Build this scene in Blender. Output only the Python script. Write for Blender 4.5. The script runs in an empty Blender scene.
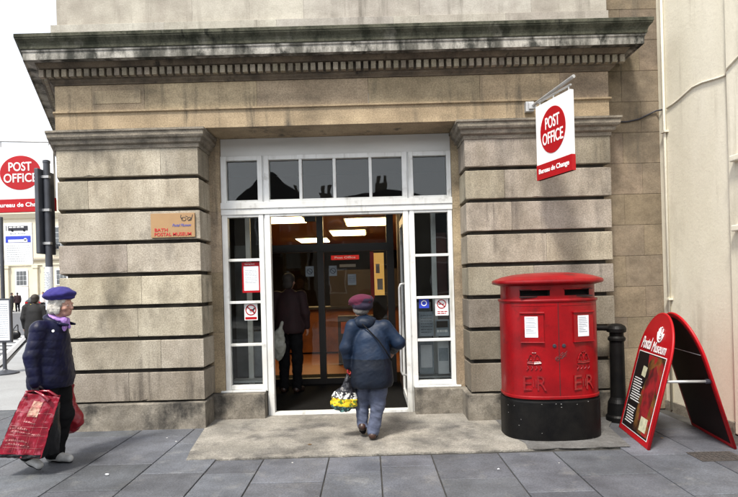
import bpy, math, random
import numpy as np
from mathutils import Vector, Matrix
random.seed(7)
C = bpy.context.scene.collection
S = bpy.context.scene
PI = math.pi

# ------------------------------------------------------------------ camera, sky, sun, exposure
cam = bpy.data.cameras.new('camera'); camo = bpy.data.objects.new('camera', cam); C.objects.link(camo)
cam.sensor_fit = 'HORIZONTAL'; cam.sensor_width = 36.0; cam.lens = 540/738*36
cam.shift_y = 36/738; cam.clip_start = 0.05; cam.clip_end = 1500
camo.matrix_world = Matrix.Translation((0, 0, 1.55)) @ Matrix.Rotation(PI/2, 4, 'X') @ Matrix.Rotation(-0.027, 4, 'Z')
S.camera = camo
SUN_EL, SUN_AZ = math.radians(58), math.radians(205)      # azimuth clockwise from +Y
W = bpy.data.worlds.new('World'); S.world = W; W.use_nodes = True
wn = W.node_tree.nodes; wl = W.node_tree.links; wn.clear()
sky = wn.new('ShaderNodeTexSky'); sky.sky_type = 'NISHITA'; sky.sun_disc = False
sky.sun_elevation = SUN_EL; sky.sun_rotation = SUN_AZ; sky.dust_density = 1.0; sky.air_density = 1.0
hs = wn.new('ShaderNodeHueSaturation'); hs.inputs['Saturation'].default_value = 0.22
bg = wn.new('ShaderNodeBackground'); bg.inputs['Strength'].default_value = 0.10
wo = wn.new('ShaderNodeOutputWorld')
wl.new(sky.outputs[0], hs.inputs['Color']); wl.new(hs.outputs[0], bg.inputs['Color']); wl.new(bg.outputs[0], wo.inputs['Surface'])
sl = bpy.data.lights.new('sun', 'SUN'); sl.energy = 1.5; sl.angle = math.radians(10); sl.color = (1.0, 0.94, 0.84)
so = bpy.data.objects.new('sun', sl); C.objects.link(so); so.location = (-4, -10, 14)
sd = Vector((math.sin(SUN_AZ)*math.cos(SUN_EL), math.cos(SUN_AZ)*math.cos(SUN_EL), math.sin(SUN_EL)))
so.rotation_euler = sd.to_track_quat('Z', 'Y').to_euler()
S.view_settings.view_transform = 'Standard'; S.view_settings.look = 'None'
S.view_settings.gamma = 1.0; S.view_settings.exposure = 1.85; S.view_settings.use_curve_mapping = False
S.cycles.max_bounces = 8; S.cycles.transparent_max_bounces = 16
S.cycles.use_denoising = True; S.cycles.sample_clamp_indirect = 4.0

# ------------------------------------------------------------------ materials
MC = {}
def mat(name, c1, c2=None, sc=4.0, rough=0.6, metal=0.0, bump=0.0, bsc=60.0, stretch=(1, 1, 1), spec=0.5,
        tone=False, lo=0.35, hi=0.65, c3=None, sc3=1.2, lo3=0.5, hi3=0.72, coat=0.0, emit=None, speck=None, detail=6, s3=(1, 1, 1), fine=0.0, mid=0.0, streak=None):
    if name in MC: return MC[name]
    m = bpy.data.materials.new(name); m.use_nodes = True; MC[name] = m
    n = m.node_tree.nodes; l = m.node_tree.links
    b = n['Principled BSDF']
    b.inputs['Roughness'].default_value = rough; b.inputs['Metallic'].default_value = metal
    b.inputs['Specular IOR Level'].default_value = spec; b.inputs['Coat Weight'].default_value = coat
    b.inputs['Coat Roughness'].default_value = 0.12
    tc = n.new('ShaderNodeTexCoord')
    def noise(s, st, w=0.0, det=detail):
        mp = n.new('ShaderNodeMapping'); mp.inputs['Scale'].default_value = st; mp.inputs['Location'].default_value = (w, w*1.7, w*.3)
        l.new(tc.outputs['Object'], mp.inputs['Vector'])
        t = n.new('ShaderNodeTexNoise'); t.inputs['Scale'].default_value = s; t.inputs['Detail'].default_value = det
        t.inputs['Roughness'].default_value = 0.62
        l.new(mp.outputs[0], t.inputs['Vector']); return t.outputs['Fac']
    def ramp(f, a, z):
        r = n.new('ShaderNodeMapRange'); r.inputs['From Min'].default_value = a; r.inputs['From Max'].default_value = z
        l.new(f, r.inputs['Value']); return r.outputs[0]
    def mix(f, a, c, mode='MIX'):
        x = n.new('ShaderNodeMix'); x.data_type = 'RGBA'; x.blend_type = mode
        if isinstance(f, float): x.inputs[0].default_value = f
        else: l.new(f, x.inputs[0])
        for i, v in ((6, a), (7, c)):
            if isinstance(v, tuple): x.inputs[i].default_value = (*v[:3], 1)
            else: l.new(v, x.inputs[i])
        return x.outputs[2]
    col = c1
    if c2: col = mix(ramp(noise(sc, stretch), lo, hi), c1, c2)
    if c3: col = mix(ramp(noise(sc3, s3, 5.0), lo3, hi3), col, c3)
    if mid:
        col = mix(mid, col, mix(ramp(noise(5, (1, 1, 1.3), 7.0, 9), .32, .68), (.62, .60, .57), (1.18, 1.18, 1.18)), 'MULTIPLY')
    if streak:      # rain run-down stains: long thin vertical marks, broken up by a second noise
        a_ = ramp(noise(streak[1], (1, 1, .07), 11.0, 5), .52, .68); b_ = ramp(noise(1.3, (1, 1, 1), 13.0, 3), .44, .62)
        mu_ = n.new('ShaderNodeMath'); mu_.operation = 'MULTIPLY'; l.new(a_, mu_.inputs[0]); l.new(b_, mu_.inputs[1])
        col = mix(mu_.outputs[0], col, streak[0])
    if fine:
        col = mix(fine, col, mix(ramp(noise(70, (1, 1, 1), 3.0, 4), .38, .62), (.50, .49, .47), (1.30, 1.30, 1.30)), 'MULTIPLY')
    if speck:
        v = n.new('ShaderNodeTexVoronoi'); v.inputs['Scale'].default_value = speck[0]; l.new(tc.outputs['Object'], v.inputs['Vector'])
        lt = n.new('ShaderNodeMath'); lt.operation = 'LESS_THAN'; lt.inputs[1].default_value = speck[1]; l.new(v.outputs['Distance'], lt.inputs[0])
        pick = n.new('ShaderNodeMath'); pick.operation = 'GREATER_THAN'; pick.inputs[1].default_value = speck[3]
        sp = n.new('ShaderNodeSeparateColor'); l.new(v.outputs['Color'], sp.inputs[0]); l.new(sp.outputs[0], pick.inputs[0])
        mu = n.new('ShaderNodeMath'); mu.operation = 'MULTIPLY'; l.new(lt.outputs[0], mu.inputs[0]); l.new(pick.outputs[0], mu.inputs[1])
        col = mix(mu.outputs[0], col, speck[2])
    if tone:
        at = n.new('ShaderNodeAttribute'); at.attribute_name = 'tone'
        col = mix(1.0, col, at.outputs['Color'], 'MULTIPLY')
    if isinstance(col, tuple): b.inputs['Base Color'].default_value = (*col, 1)
    else: l.new(col, b.inputs['Base Color'])
    if bump:
        bp = n.new('ShaderNodeBump'); bp.inputs['Strength'].default_value = bump; bp.inputs['Distance'].default_value = 0.01
        l.new(noise(bsc, (1, 1, 1), 9.0, 8), bp.inputs['Height']); l.new(bp.outputs[0], b.inputs['Normal'])
    if emit:
        b.inputs['Emission Color'].default_value = (*emit[0], 1); b.inputs['Emission Strength'].default_value = emit[1]
    return m

def glass_mat():
    m = bpy.data.materials.new('window glass'); m.use_nodes = True; n = m.node_tree.nodes; l = m.node_tree.links; n.clear()
    o = n.new('ShaderNodeOutputMaterial'); mx = n.new('ShaderNodeMixShader'); fr = n.new('ShaderNodeFresnel'); fr.inputs[0].default_value = 1.44
    t = n.new('ShaderNodeBsdfTransparent'); t.inputs[0].default_value = (.9, .92, .91, 1); g = n.new('ShaderNodeBsdfGlossy'); g.inputs['Roughness'].default_value = 0.012
    tc = n.new('ShaderNodeTexCoord'); nz = n.new('ShaderNodeTexNoise'); nz.inputs['Scale'].default_value = 1.6
    bp = n.new('ShaderNodeBump'); bp.inputs['Strength'].default_value = .05; bp.inputs['Distance'].default_value = .05
    l.new(tc.outputs['Object'], nz.inputs['Vector']); l.new(nz.outputs[0], bp.inputs['Height']); l.new(bp.outputs[0], g.inputs['Normal'])
    l.new(fr.outputs[0], mx.inputs[0]); l.new(t.outputs[0], mx.inputs[1]); l.new(g.outputs[0], mx.inputs[2]); l.new(mx.outputs[0], o.inputs[0])
    return m
GLASS = glass_mat()
STONE = mat('weathered grey limestone', (.47, .425, .35), (.29, .25, .19), sc=2.2, rough=.85, bump=.35, bsc=70, stretch=(1, 1, .45), tone=True, c3=(.11, .095, .075), sc3=1.9, lo3=.54, hi3=.76, fine=.5, mid=.45, streak=((.14, .12, .095), 7), s3=(1.2, 1, .6), speck=(38, .10, (.09, .08, .065), .72))
STONEW = mat('warm limestone', (.40, .32, .215), (.24, .185, .12), sc=1.5, rough=.85, bump=.3, bsc=70, tone=True, c3=(.10, .08, .055), sc3=1.3, lo3=.52, hi3=.75, fine=.45, mid=.4, streak=((.09, .075, .055), 7), s3=(.5, 1, 1.6))
STONED = mat('near black stone', (.075, .066, .055), (.018, .016, .014), sc=3, rough=.95, bump=.4)
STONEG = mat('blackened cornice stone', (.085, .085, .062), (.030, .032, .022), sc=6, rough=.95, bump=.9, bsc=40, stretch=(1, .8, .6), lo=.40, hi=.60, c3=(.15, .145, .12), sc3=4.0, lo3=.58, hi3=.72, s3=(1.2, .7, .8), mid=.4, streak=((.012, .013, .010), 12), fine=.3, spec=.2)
STONEL = mat('pale weathered stone', (.44, .42, .37), (.31, .285, .25), sc=2, rough=.85, bump=.3, tone=True, fine=.2, mid=.5, streak=((.16, .145, .12), 8), stretch=(1, 1, .3))
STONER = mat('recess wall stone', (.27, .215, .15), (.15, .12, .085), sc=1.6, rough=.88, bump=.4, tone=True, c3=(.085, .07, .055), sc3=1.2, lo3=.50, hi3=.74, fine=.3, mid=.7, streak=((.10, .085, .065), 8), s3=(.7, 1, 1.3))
PLINTH = mat('stained plinth stone', (.26, .235, .195), (.14, .125, .105), sc=3, rough=.9, bump=.6, bsc=45, c3=(.035, .032, .028), sc3=3.0, lo3=.48, hi3=.64, fine=.4, mid=.9, s3=(1, 1, .7))
RENDER = mat('cream painted render', (.74, .70, .59), (.66, .62, .50), sc=1.1, rough=.75, bump=.25, bsc=30, stretch=(1, 1, .35), c3=(.33, .29, .22), sc3=1.6, lo3=.58, hi3=.82, s3=(1, 1, .3), fine=.08, mid=.12, streak=((.50, .46, .37), 5))
WHITE = mat('white gloss paint', (.74, .75, .74), (.62, .62, .60), sc=2, rough=.4, c3=(.30, .29, .26), sc3=6, lo3=.60, hi3=.80, bump=.1, mid=.18, streak=((.35, .34, .30), 12))
GREYW = mat('grey white painted board', (.70, .70, .68), (.56, .56, .54), sc=1.2, rough=.5, stretch=(.4, 1, 2))
SLAB = mat('grey pennant paving', (.118, .126, .145), (.068, .073, .086), sc=1.7, rough=.66, bump=.5, bsc=48, tone=True, c3=(.17, .172, .175), sc3=4.5, lo3=.56, hi3=.80, speck=(7, .07, (.50, .50, .48), .84), fine=.5, mid=.55)
JOINT = mat('dark joint sand', (.022, .021, .02), (.05, .047, .042), sc=9, rough=1)
CONC = mat('old concrete apron', (.32, .30, .265), (.19, .18, .16), sc=2.2, rough=.88, bump=.9, bsc=50, c3=(.09, .085, .08), sc3=2.4, lo3=.49, hi3=.68, speck=(14, .07, (.10, .095, .09), .8), fine=.55, mid=.5)
ASPH = mat('asphalt', (.10, .105, .115), (.075, .078, .085), sc=5, rough=.8, bump=.3)
FARP = mat('far paving', (.30, .30, .30), (.25, .25, .25), sc=2, rough=.8)
RED = mat('pillar box red paint', (.27, .002, .005), (.18, .0015, .004), sc=4, rough=.36, coat=.10, spec=.28, bump=.08, bsc=25, c3=(.07, .005, .005), sc3=5.5, lo3=.57, hi3=.74, fine=.12)
BLACKP = mat('black gloss paint', (.003, .003, .0035), (.008, .0075, .007), sc=6, rough=.45, spec=.16, bump=.25, bsc=20, speck=(22, .08, (.3, .3, .3), .93))
DARK = mat('dark void', (.008, .008, .008), rough=.9)
SRED = mat('sign red', (.40, .003, .008), (.34, .003, .007), sc=3, rough=.42, spec=.3)
SWHITE = mat('sign white', (.80, .80, .80), (.74, .75, .76), sc=2, rough=.35)
WLET = mat('white lettering', (.82, .82, .82), rough=.4)
RLET = mat('red lettering', (.5, .015, .02), rough=.4)
GALV = mat('galvanised steel', (.50, .50, .50), (.38, .38, .38), sc=8, rough=.45, metal=.5)
POLEG = mat('dark grey pole paint', (.055, .06, .075), (.04, .043, .052), sc=5, rough=.45)
PAPER = mat('white paper', (.72, .74, .78), (.64, .66, .70), sc=14, rough=.6)
PAPERG = mat('grey blue printed poster', (.32, .36, .40), (.18, .22, .26), sc=9, rough=.5)
BLUEP = mat('blue print', (.02, .045, .45), rough=.5)
BLKP = mat('black print', (.02, .02, .03), rough=.6)
BOARD = mat('tan plaque board', (.36, .22, .10), (.30, .18, .085), sc=3, rough=.5)
FRAMED = mat('dark bronze frame', (.018, .015, .013), rough=.4)
MATF = mat('black door mat', (.004, .004, .004), (.008, .008, .008), sc=40, rough=.95, spec=.1)
WOODF = mat('orange wood', (.19, .058, .012), (.10, .03, .007), sc=3, rough=.45, stretch=(1, 8, 1))
CEIL = mat('tan ceiling', (.55, .27, .09), (.50, .24, .075), sc=1, rough=.9)
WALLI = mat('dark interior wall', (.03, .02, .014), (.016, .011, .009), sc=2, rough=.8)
PART = mat('brown partition', (.16, .10, .07), (.12, .075, .05), sc=2, rough=.6)
LAMP = mat('fluorescent diffuser', (.9, .8, .6), emit=((1.0, .66, .30), 5.0))

# ------------------------------------------------------------------ mesh helpers
ORG = {}
class MB:
    def __init__(s): s.v = []; s.f = []; s.t = []; s.m = []
    def add(s, vs, fs, tone=1.0, mi=0):
        o = len(s.v); s.v += [tuple(p) for p in vs]
        for f in fs: s.f.append(tuple(i+o for i in f)); s.t.append(tone); s.m.append(mi)
        return s
    def box(s, x0, x1, y0, y1, z0, z1, tone=1.0, mi=0, M=None):
        p = [Vector((x, y, z)) for z in (z0, z1) for y in (y0, y1) for x in (x0, x1)]
        if M: p = [M @ q for q in p]
        return s.add(p, [(0, 2, 3, 1), (4, 5, 7, 6), (0, 1, 5, 4), (2, 6, 7, 3), (0, 4, 6, 2), (1, 3, 7, 5)], tone, mi)
    def rough(s, poly, z0, z1, ch, tone, rnd, step=.07):
        """a stone block: prism with its edges broken into short lengths, worn and chipped"""
        n = len(poly); out = []
        for i in range(n):
            a, b = Vector(poly[i][:2]), Vector(poly[(i+1) % n][:2]); k = max(1, int((b-a).length/step))
            if min(a.y, b.y) > FY+.3: k = 1
            for q in range(k): out.append(a.lerp(b, q/k))
        n = len(out); rings = [(z0, 1.0), (z0, 0), (z1, 0), (z1, 1.0)]; vs = []
        for ri, (z, w) in enumerate(rings):
            sg = 1 if ri < 2 else -1
            for i in range(n):
                p0, p, p1 = out[i-1], out[i], out[(i+1) % n]; a = (p-p0).normalized(); b = (p1-p).normalized()
                na = Vector((a.y, -a.x)); nb = Vector((b.y, -b.x)); m = (na+nb)/max(.2, 1+na.dot(nb))
                c = ch*rnd.uniform(.6, 1.5)+(rnd.uniform(.008, .022) if rnd.random() < .05 else 0)
                if w: q = p-m*c; zz = z
                else: q = p-m*rnd.uniform(0, .0015); zz = z+sg*c
                vs.append((q.x, q.y, zz))
        fs = [(r*n+i, r*n+(i+1) % n, (r+1)*n+(i+1) % n, (r+1)*n+i) for r in range(3) for i in range(n)]
        fs += [tuple(range(n))[::-1], tuple(3*n+i for i in range(n))]
        return s.add(vs, fs, tone)
    def prism(s, poly, z0, z1, ch=0.0, tone=1.0, mi=0):
        n = len(poly); area = sum(poly[i][0]*poly[(i+1) % n][1]-poly[(i+1) % n][0]*poly[i][1] for i in range(n))
        if area < 0: poly = poly[::-1]
        rings = [(z0, ch), (z0+ch, 0), (z1-ch, 0), (z1, ch)] if ch else [(z0, 0), (z1, 0)]
        vs = []
        for z, d in rings:
            for i in range(n):
                p0, p, p1 = Vector(poly[i-1][:2]), Vector(poly[i][:2]), Vector(poly[(i+1) % n][:2])
                a = (p-p0).normalized(); b = (p1-p).normalized()
                na = Vector((a.y, -a.x)); nb = Vector((b.y, -b.x)); m = (na+nb)/max(.2, 1+na.dot(nb))
                q = p-m*d; vs.append((q.x, q.y, z))
        fs = []
        for r in range(len(rings)-1):
            for i in range(n):
                j = (i+1) % n; fs.append((r*n+i, r*n+j, (r+1)*n+j, (r+1)*n+i))
        fs.append(tuple(range(n))[::-1]); fs.append(tuple((len(rings)-1)*n+i for i in range(n)))
        return s.add(vs, fs, tone, mi)
    def sweep(s, path, prof, tone=1.0, mi=0, caps=True):
        """profile (projection, height) swept along an open XY path; outward is the right-hand side."""
        n = len(path); k = len(prof); vs = []
        for i in range(n):
            p = Vector(path[i]); d = []
            if i > 0: d.append((p-Vector(path[i-1])).normalized())
            if i < n-1: d.append((Vector(path[i+1])-p).normalized())
            ns = [Vector((e.y, -e.x)) for e in d]
            m = ns[0] if len(ns) == 1 else (ns[0]+ns[1])/max(.2, 1+ns[0].dot(ns[1]))
            for pr, h in prof: q = p+m*pr; vs.append((q.x, q.y, h))
        fs = [(i*k+j, (i+1)*k+j, (i+1)*k+j+1, i*k+j+1) for i in range(n-1) for j in range(k-1)]
        if caps: fs += [tuple(range(k)), tuple((n-1)*k+j for j in range(k))[::-1]]
        return s.add(vs, fs, tone, mi)
    def tube(s, pts, r, seg=10, mi=0, caps=True):
        P = [Vector(p) for p in pts]; rs = r if isinstance(r, (list, tuple)) else [r]*len(P); vs = []
        up = None
        for i, p in enumerate(P):
            t = ((P[min(i+1, len(P)-1)]-P[max(i-1, 0)])).normalized()
            if up is None: up = Vector((0, 0, 1)) if abs(t.z) < .9 else Vector((0, 1, 0))
            a = t.cross(up).normalized(); b = a.cross(t).normalized(); up = b
            for j in range(seg):
                an = 2*PI*j/seg; q = p+(a*math.cos(an)+b*math.sin(an))*rs[i]; vs.append(tuple(q))
        fs = [(i*seg+j, i*seg+(j+1) % seg, (i+1)*seg+(j+1) % seg, (i+1)*seg+j) for i in range(len(P)-1) for j in range(seg)]
        if caps: fs += [tuple(range(seg))[::-1], tuple((len(P)-1)*seg+j for j in range(seg))]
        return s.add(vs, fs, 1.0, mi)
    def rings(s, rg, caps=True, mi=0):
        n = len(rg[0]); vs = [p for r in rg for p in r]
        fs = [(i*n+j, i*n+(j+1) % n, (i+1)*n+(j+1) % n, (i+1)*n+j) for i in range(len(rg)-1) for j in range(n)]
        if caps: fs += [tuple(range(n))[::-1], tuple((len(rg)-1)*n+j for j in range(n))]
        return s.add(vs, fs, 1.0, mi)
    def lathe(s, cx, cy, prof, seg=32, mi=0):
        return s.rings([[(cx+r*math.cos(2*PI*j/seg), cy+r*math.sin(2*PI*j/seg), h) for j in range(seg)] for r, h in prof], mi=mi)
    def disc(s, c, rx, rz, y0, y1, seg=40, mi=0, M=None):
        ring = lambda y: [(M @ Vector((c[0]+rx*math.cos(a), y, c[1]+rz*math.sin(a))) if M else Vector((c[0]+rx*math.cos(a), y, c[1]+rz*math.sin(a)))) for a in [2*PI*j/seg for j in range(seg)]]
        return s.rings([ring(y0), ring(y1)], mi=mi)

def empty(name, loc):
    o = bpy.data.objects.new(name, None); C.objects.link(o); o.location = loc; o.empty_display_size = .1
    ORG[o.name] = Vector(loc); return o
def obj(name, mb, m, parent=None, smooth=False, bevel=0.0, loc=None):
    """vertices are given in world coordinates; a child is stored relative to its thing's base"""
    org = ORG[parent.name] if parent else (Vector(loc) if loc else Vector((0, 0, 0)))
    me = bpy.data.meshes.new(name)
    me.from_pydata([tuple(Vector(p)-org) for p in mb.v], [], mb.f)
    for mm in (m if isinstance(m, (list, tuple)) else [m]): me.materials.append(mm)
    me.polygons.foreach_set('material_index', mb.m)
    at = me.attributes.new('tone', 'FLOAT_COLOR', 'CORNER')
    arr = []
    for p, t in zip(me.polygons, mb.t):
        tt = t if isinstance(t, tuple) else (t, t, t)
        arr += [*tt, 1.0]*p.loop_total
    at.data.foreach_set('color', arr)
    me.polygons.foreach_set('use_smooth', [smooth]*len(me.polygons))
    me.validate(); me.update()
    o = bpy.data.objects.new(name, me); C.objects.link(o)
    if parent: o.parent = parent
    else: o.location = org
    ORG[o.name] = org
    if bevel:
        b = o.modifiers.new('bevel', 'BEVEL'); b.width = bevel; b.segments = 2; b.limit_method = 'ANGLE'; b.angle_limit = math.radians(40)
    return o
def tag(o, label, cat, group=None):
    o['label'] = label; o['category'] = cat
    if group: o['group'] = group
    return o
def struct(o): o['kind'] = 'structure'; return o

def text_mb(body, w, h, M, depth=.003, bold=.0, shear=0.0, spacing=1.0, align='CENTER', mi=0):
    """text fitted in a w x h box centred at M's origin, lying in M's XZ plane, facing M's -Y"""
    cu = bpy.data.curves.new('tmp', 'FONT'); cu.body = body; cu.align_x = align; cu.extrude = .5; cu.offset = bold; cu.shear = shear
    cu.space_character = spacing; cu.space_line = .82; cu.resolution_u = 4
    o = bpy.data.objects.new('tmp', cu); C.objects.link(o)
    me = bpy.data.meshes.new_from_object(o.evaluated_get(bpy.context.evaluated_depsgraph_get()))
    vs = [v.co.copy() for v in me.vertices]; fs = [tuple(p.vertices) for p in me.polygons]
    bpy.data.objects.remove(o); bpy.data.curves.remove(cu); bpy.data.meshes.remove(me)
    x0 = min(v.x for v in vs); x1 = max(v.x for v in vs); y0 = min(v.y for v in vs); y1 = max(v.y for v in vs)
    out = [M @ Vector(((v.x-(x0+x1)/2)/(x1-x0)*w, -(v.z+.5)*depth, (v.y-(y0+y1)/2)/(y1-y0)*h)) for v in vs]
    return MB().add(out, fs, 1.0, mi)
def merge(*mbs):
    r = MB()
    for b in mbs:
        o = len(r.v); r.v += b.v; r.f += [tuple(i+o for i in f) for f in b.f]; r.t += b.t; r.m += b.m
    return r

# ------------------------------------------------------------------ ground
SPL = -0.46                        # the side street wall runs back at this slant (dx per dy)
g = MB(); g.box(-400, 400, -60, 700, -.30, -.16)
struct(obj('ground', g, FARP))
pb = MB()      # bed under the paving, kerb edge along the side street
kerb = [(-8.2+2.2*.55*1.6, 8.0), (-8.2, 12.0), (-20.4, 34.0)]
pav = [(-6.0, -8.0), (9, -8), (9, 24), (-14.0, 30), (-20.0, 34.0), (-8.2, 12.0), (-6.4, 8.0)]
pb.prism(pav, -.15, -.012)
struct(obj('pavement_bed', pb, JOINT))
APRON = [(-1.70, 4.90), (2.34, 4.94), (2.42, 5.6), (2.76, 6.1), (2.76, 6.7), (-1.95, 6.7), (-1.9, 6.0)]
ap = MB(); r2 = random.Random(3)
front = [(-1.70+(4.04)*i/60, 4.90+.04*i/60+r2.uniform(-.018, .022)) for i in range(61)]
poly = front+[(2.42+.02, 5.6), (2.74, 6.1), (2.74, 6.9), (-1.95, 6.9), (-1.93, 6.3), (-1.86, 5.95), (-1.80, 5.5), (-1.76, 5.2)]
ap.add([(x, y, .004) for x, y in poly]+[(x, y, -.011) for x, y in poly], [tuple(range(len(poly)))]+[(i, i+len(poly), (i+1) % len(poly)+len(poly), (i+1) % len(poly)) for i in range(len(poly))])
struct(obj('concrete_apron', ap, CONC))
ap2 = MB(); r3 = random.Random(8)
pp = [(1.42+r3.uniform(-.03, .03)-.06*i/8, 4.86+i*.25) for i in range(9)]+[(2.745, 6.86), (2.745, 6.1), (2.448, 5.6)]+[(2.348-.93*i/14, 4.925+r3.uniform(-.012, .02)) for i in range(15)]
ap2.add([(x, y, .0075) for x, y in pp], [tuple(range(len(pp)))[::-1]])
struct(obj('worn_patch', ap2, mat('dirty old concrete', (.15, .148, .145), (.095, .094, .094), sc=3, rough=.9, bump=.8, bsc=50, fine=.4, mid=.9)))
# slabs: columns running away from the camera with staggered cross joints
cols = [-6.0, -5.3, -4.6, -3.95, -3.35, -2.57, -1.98, -1.43, -.99, -.40, .06, .52, 1.12, 1.62, 2.25, 2.84, 3.3]
sb = MB(); rs = random.Random(11)
def inside_apron(x, y): return -1.72-.02*(y-4.9)*8 < x < 2.36+.12*max(0, y-4.94) and y > 4.9
for ci in range(len(cols)-1):
    xa, xb = cols[ci]+.0055, cols[ci+1]-.0055
    y = -4+rs.uniform(0, .9)
    while y < 6.4 or (cols[ci+1] < -3.3 and y < 16):
        ln = rs.choice((.52, .62, .74, .88)); y1 = y+ln
        if cols[ci] > -1.75 and cols[ci+1] < 2.3 and y < 4.86 < y1+.2: y1 = 4.875
        xm, ym = (xa+xb)/2, (y+y1)/2
        if not (cols[ci] > -1.75 and cols[ci+1] < 2.3 and ym > 4.88):
            ya, yb = y+.005, y1-.005
            t = rs.uniform(.74, 1.16); tt = (t, t*rs.uniform(.98, 1.02), t*rs.uniform(.98, 1.04))
            z = rs.uniform(-.0015, .0015)-.002
            kx = lambda yy: -6.4-(yy-8)*.45 if yy > 8 else -6.2
            if xb > kx(ya):
                sb.prism([(xa, ya), (xb, ya), (xb, yb), (xa, yb)], -.03, z, ch=.003, tone=tt)
        y = y1
struct(obj('paving_slabs', sb, SLAB))
# pale side-street pavement, its kerb, the road and its markings, the far pavement
sp = MB(); sp.prism([(-3.9, 7.6), (-6.3, 8.3), (-8.05, 12.0), (-19.8, 34.0), (-15, 34), (-6.2, 12.2), (-4.0, 7.6)], -.02, .003)
sp = MB(); sp.add([(-3.98, 7.2, .003), (-6.1, 7.2, .003), (-8.02, 11.9, .003), (-20.0, 33.5, .003), (-15.5, 33.5, .003)], [(4, 3, 2, 1, 0)])
struct(obj('side_pavement', sp, mat('pale side paving', (.30, .31, .32), (.25, .255, .26), sc=1.5, rough=.7, fine=.3)))
kb = MB(); kb.sweep([(-6.3, 8.2), (-8.2, 12.0), (-20.2, 33.6)][::-1], [(0, -.15), (.12, -.15), (.12, .006), (0, .006)])
kb = MB(); kb.sweep([(-20.2, 33.6), (-8.2, 12.0), (-6.3, 8.2)], [(-.02, -.15), (.11, -.15), (.11, .008), (-.02, .008)])
struct(obj('kerb', kb, mat('kerb stone', (.30, .30, .30), (.22, .22, .22), sc=4, rough=.8)))
rd = MB(); rd.add([(-6, -8, -.125), (-120, -8, -.125), (-120, 47, -.125), (-15, 47, -.125), (-20.5, 34, -.125), (-8.25, 12, -.125), (-6.3, 8, -.125)], [(0, 6, 5, 4, 3, 2, 1)])
struct(obj('road', rd, ASPH))
mk = MB()
for i in range(6):
    y = 15.5+i*1.1
    mk.add([(-10.6-i*.5, y, -.120), (-10.6-i*.5-3.2, y+.5, -.120), (-10.6-i*.5-3.2, y+1.0, -.120), (-10.6-i*.5, y+.5, -.120)], [(0, 3, 2, 1)])
mk.add([(-8.55, 12.2, -.119), (-20.6, 34.2, -.119), (-20.75, 34.2, -.119), (-8.7, 12.2, -.119)], [(0, 1, 2, 3)])
struct(obj('road_marking', mk, mat('road paint', (.62, .62, .60), (.45, .45, .44), sc=3, rough=.7)))
fp = MB(); fp.prism([(-60, 46.8), (-14, 46.8), (-14, 53.5), (-60, 53.5)], -.15, -.01)
struct(obj('far_pavement', fp, FARP))

# ------------------------------------------------------------------ the stone building
B = empty('stone_building', (-.36, 6.05, 0))
tag(B, 'rusticated limestone building with dentil cornice and white framed shop entrance', 'building')
LX0, LX1, RX0, RX1, FY = -3.465, -1.875, 1.112, 2.743, 6.05
rt = random.Random(21)
def tone(lo=.82, hi=1.1): t = rt.uniform(lo, hi); return (t, t*rt.uniform(.97, 1.01), t*rt.uniform(.93, 1.02))
def pier(x0, x1, left):
    P = MB(); back = 7.0
    fx = lambda x, y: x+(SPL*(y-FY) if left and abs(x-x0) < 1e-6 else 0)
    hs_ = [.29+.361*k for k in range(8)]
    for k in range(8):
        a = hs_[k]+.022; b = (hs_[k+1]-.022) if k < 7 else 3.16
        L0, R0 = x0+rt.uniform(-.004, .004), x1+rt.uniform(-.004, .004)
        cuts = [L0]
        if left: cuts += {0: [-2.72], 1: [-2.35], 2: [-2.6], 3: [-2.55], 4: [-2.7], 5: [-2.1], 6: [-3.12], 7: [-2.3]}[k]
        else: cuts += {0: [1.9], 1: [1.75], 2: [2.2], 3: [1.85], 4: [2.0], 5: [1.62], 6: [1.55], 7: [2.1]}[k]
        cuts.append(R0); yf = FY+rt.uniform(-.003, .003)
        for i in range(len(cuts)-1):
            c0, c1 = cuts[i], cuts[i+1]
            p = [(c0+.0012, yf), (c1-.0012, yf), (c1-.0012, back), (c0+.0012+(SPL*(back-FY) if left and i == 0 else 0), back)]
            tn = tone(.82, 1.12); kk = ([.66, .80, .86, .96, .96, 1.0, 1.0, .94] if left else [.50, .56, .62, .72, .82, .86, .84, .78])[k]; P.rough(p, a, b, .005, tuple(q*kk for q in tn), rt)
    obj('pier', P, STONE, B)
    core = MB(); d = .06
    core.prism([(x0+d, FY+d), (x1-d, FY+d), (x1-d, back-.01), (x0+d+(SPL*(back-FY) if left else 0), back-.01)], .2, 3.2)
    obj('groove', core, STONED, B)  # groove backing in a much darker stone colour than the blocks
    pl = MB(); e = .045
    pl.rough([(x0-e, FY-e), (x1+e*.4, FY-e), (x1+e*.4, back+.02), (x0-e+(SPL*(back-FY) if left else 0), back+.02)], -.02, .292, .010, 1.0, rt)
    obj('plinth', pl, PLINTH, B)
    cp = MB(); path = [(x0+(SPL*1.6 if left else 0), FY+(1.6 if left else .28)), (x0, FY), (x1, FY), (x1, FY+(.5 if left else .28))]
    if not left: path[0] = (x0, FY+.5)
    cp.sweep(path, [(-.05, 3.145), (.012, 3.145), (.012, 3.185), (.03, 3.19), (.045, 3.20), (.05, 3.235), (.075, 3.25), (.085, 3.27), (.085, 3.31), (.10, 3.32), (.10, 3.342), (-.05, 3.352)])
    obj('pier_cap', cp, STONED2, B)
STONED2 = mat('weathered capital stone', (.27, .235, .185), (.10, .088, .07), sc=5, rough=.9, bump=.5, stretch=(.8, 1, 1.5), c3=(.04, .037, .033), sc3=4, lo3=.55, hi3=.75, fine=.4)
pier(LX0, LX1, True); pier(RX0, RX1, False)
cpath = [(LX0+SPL*8, FY+8), (LX0, FY), (RX1, FY), (RX1, FY+.28)]
arch = MB()
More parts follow.
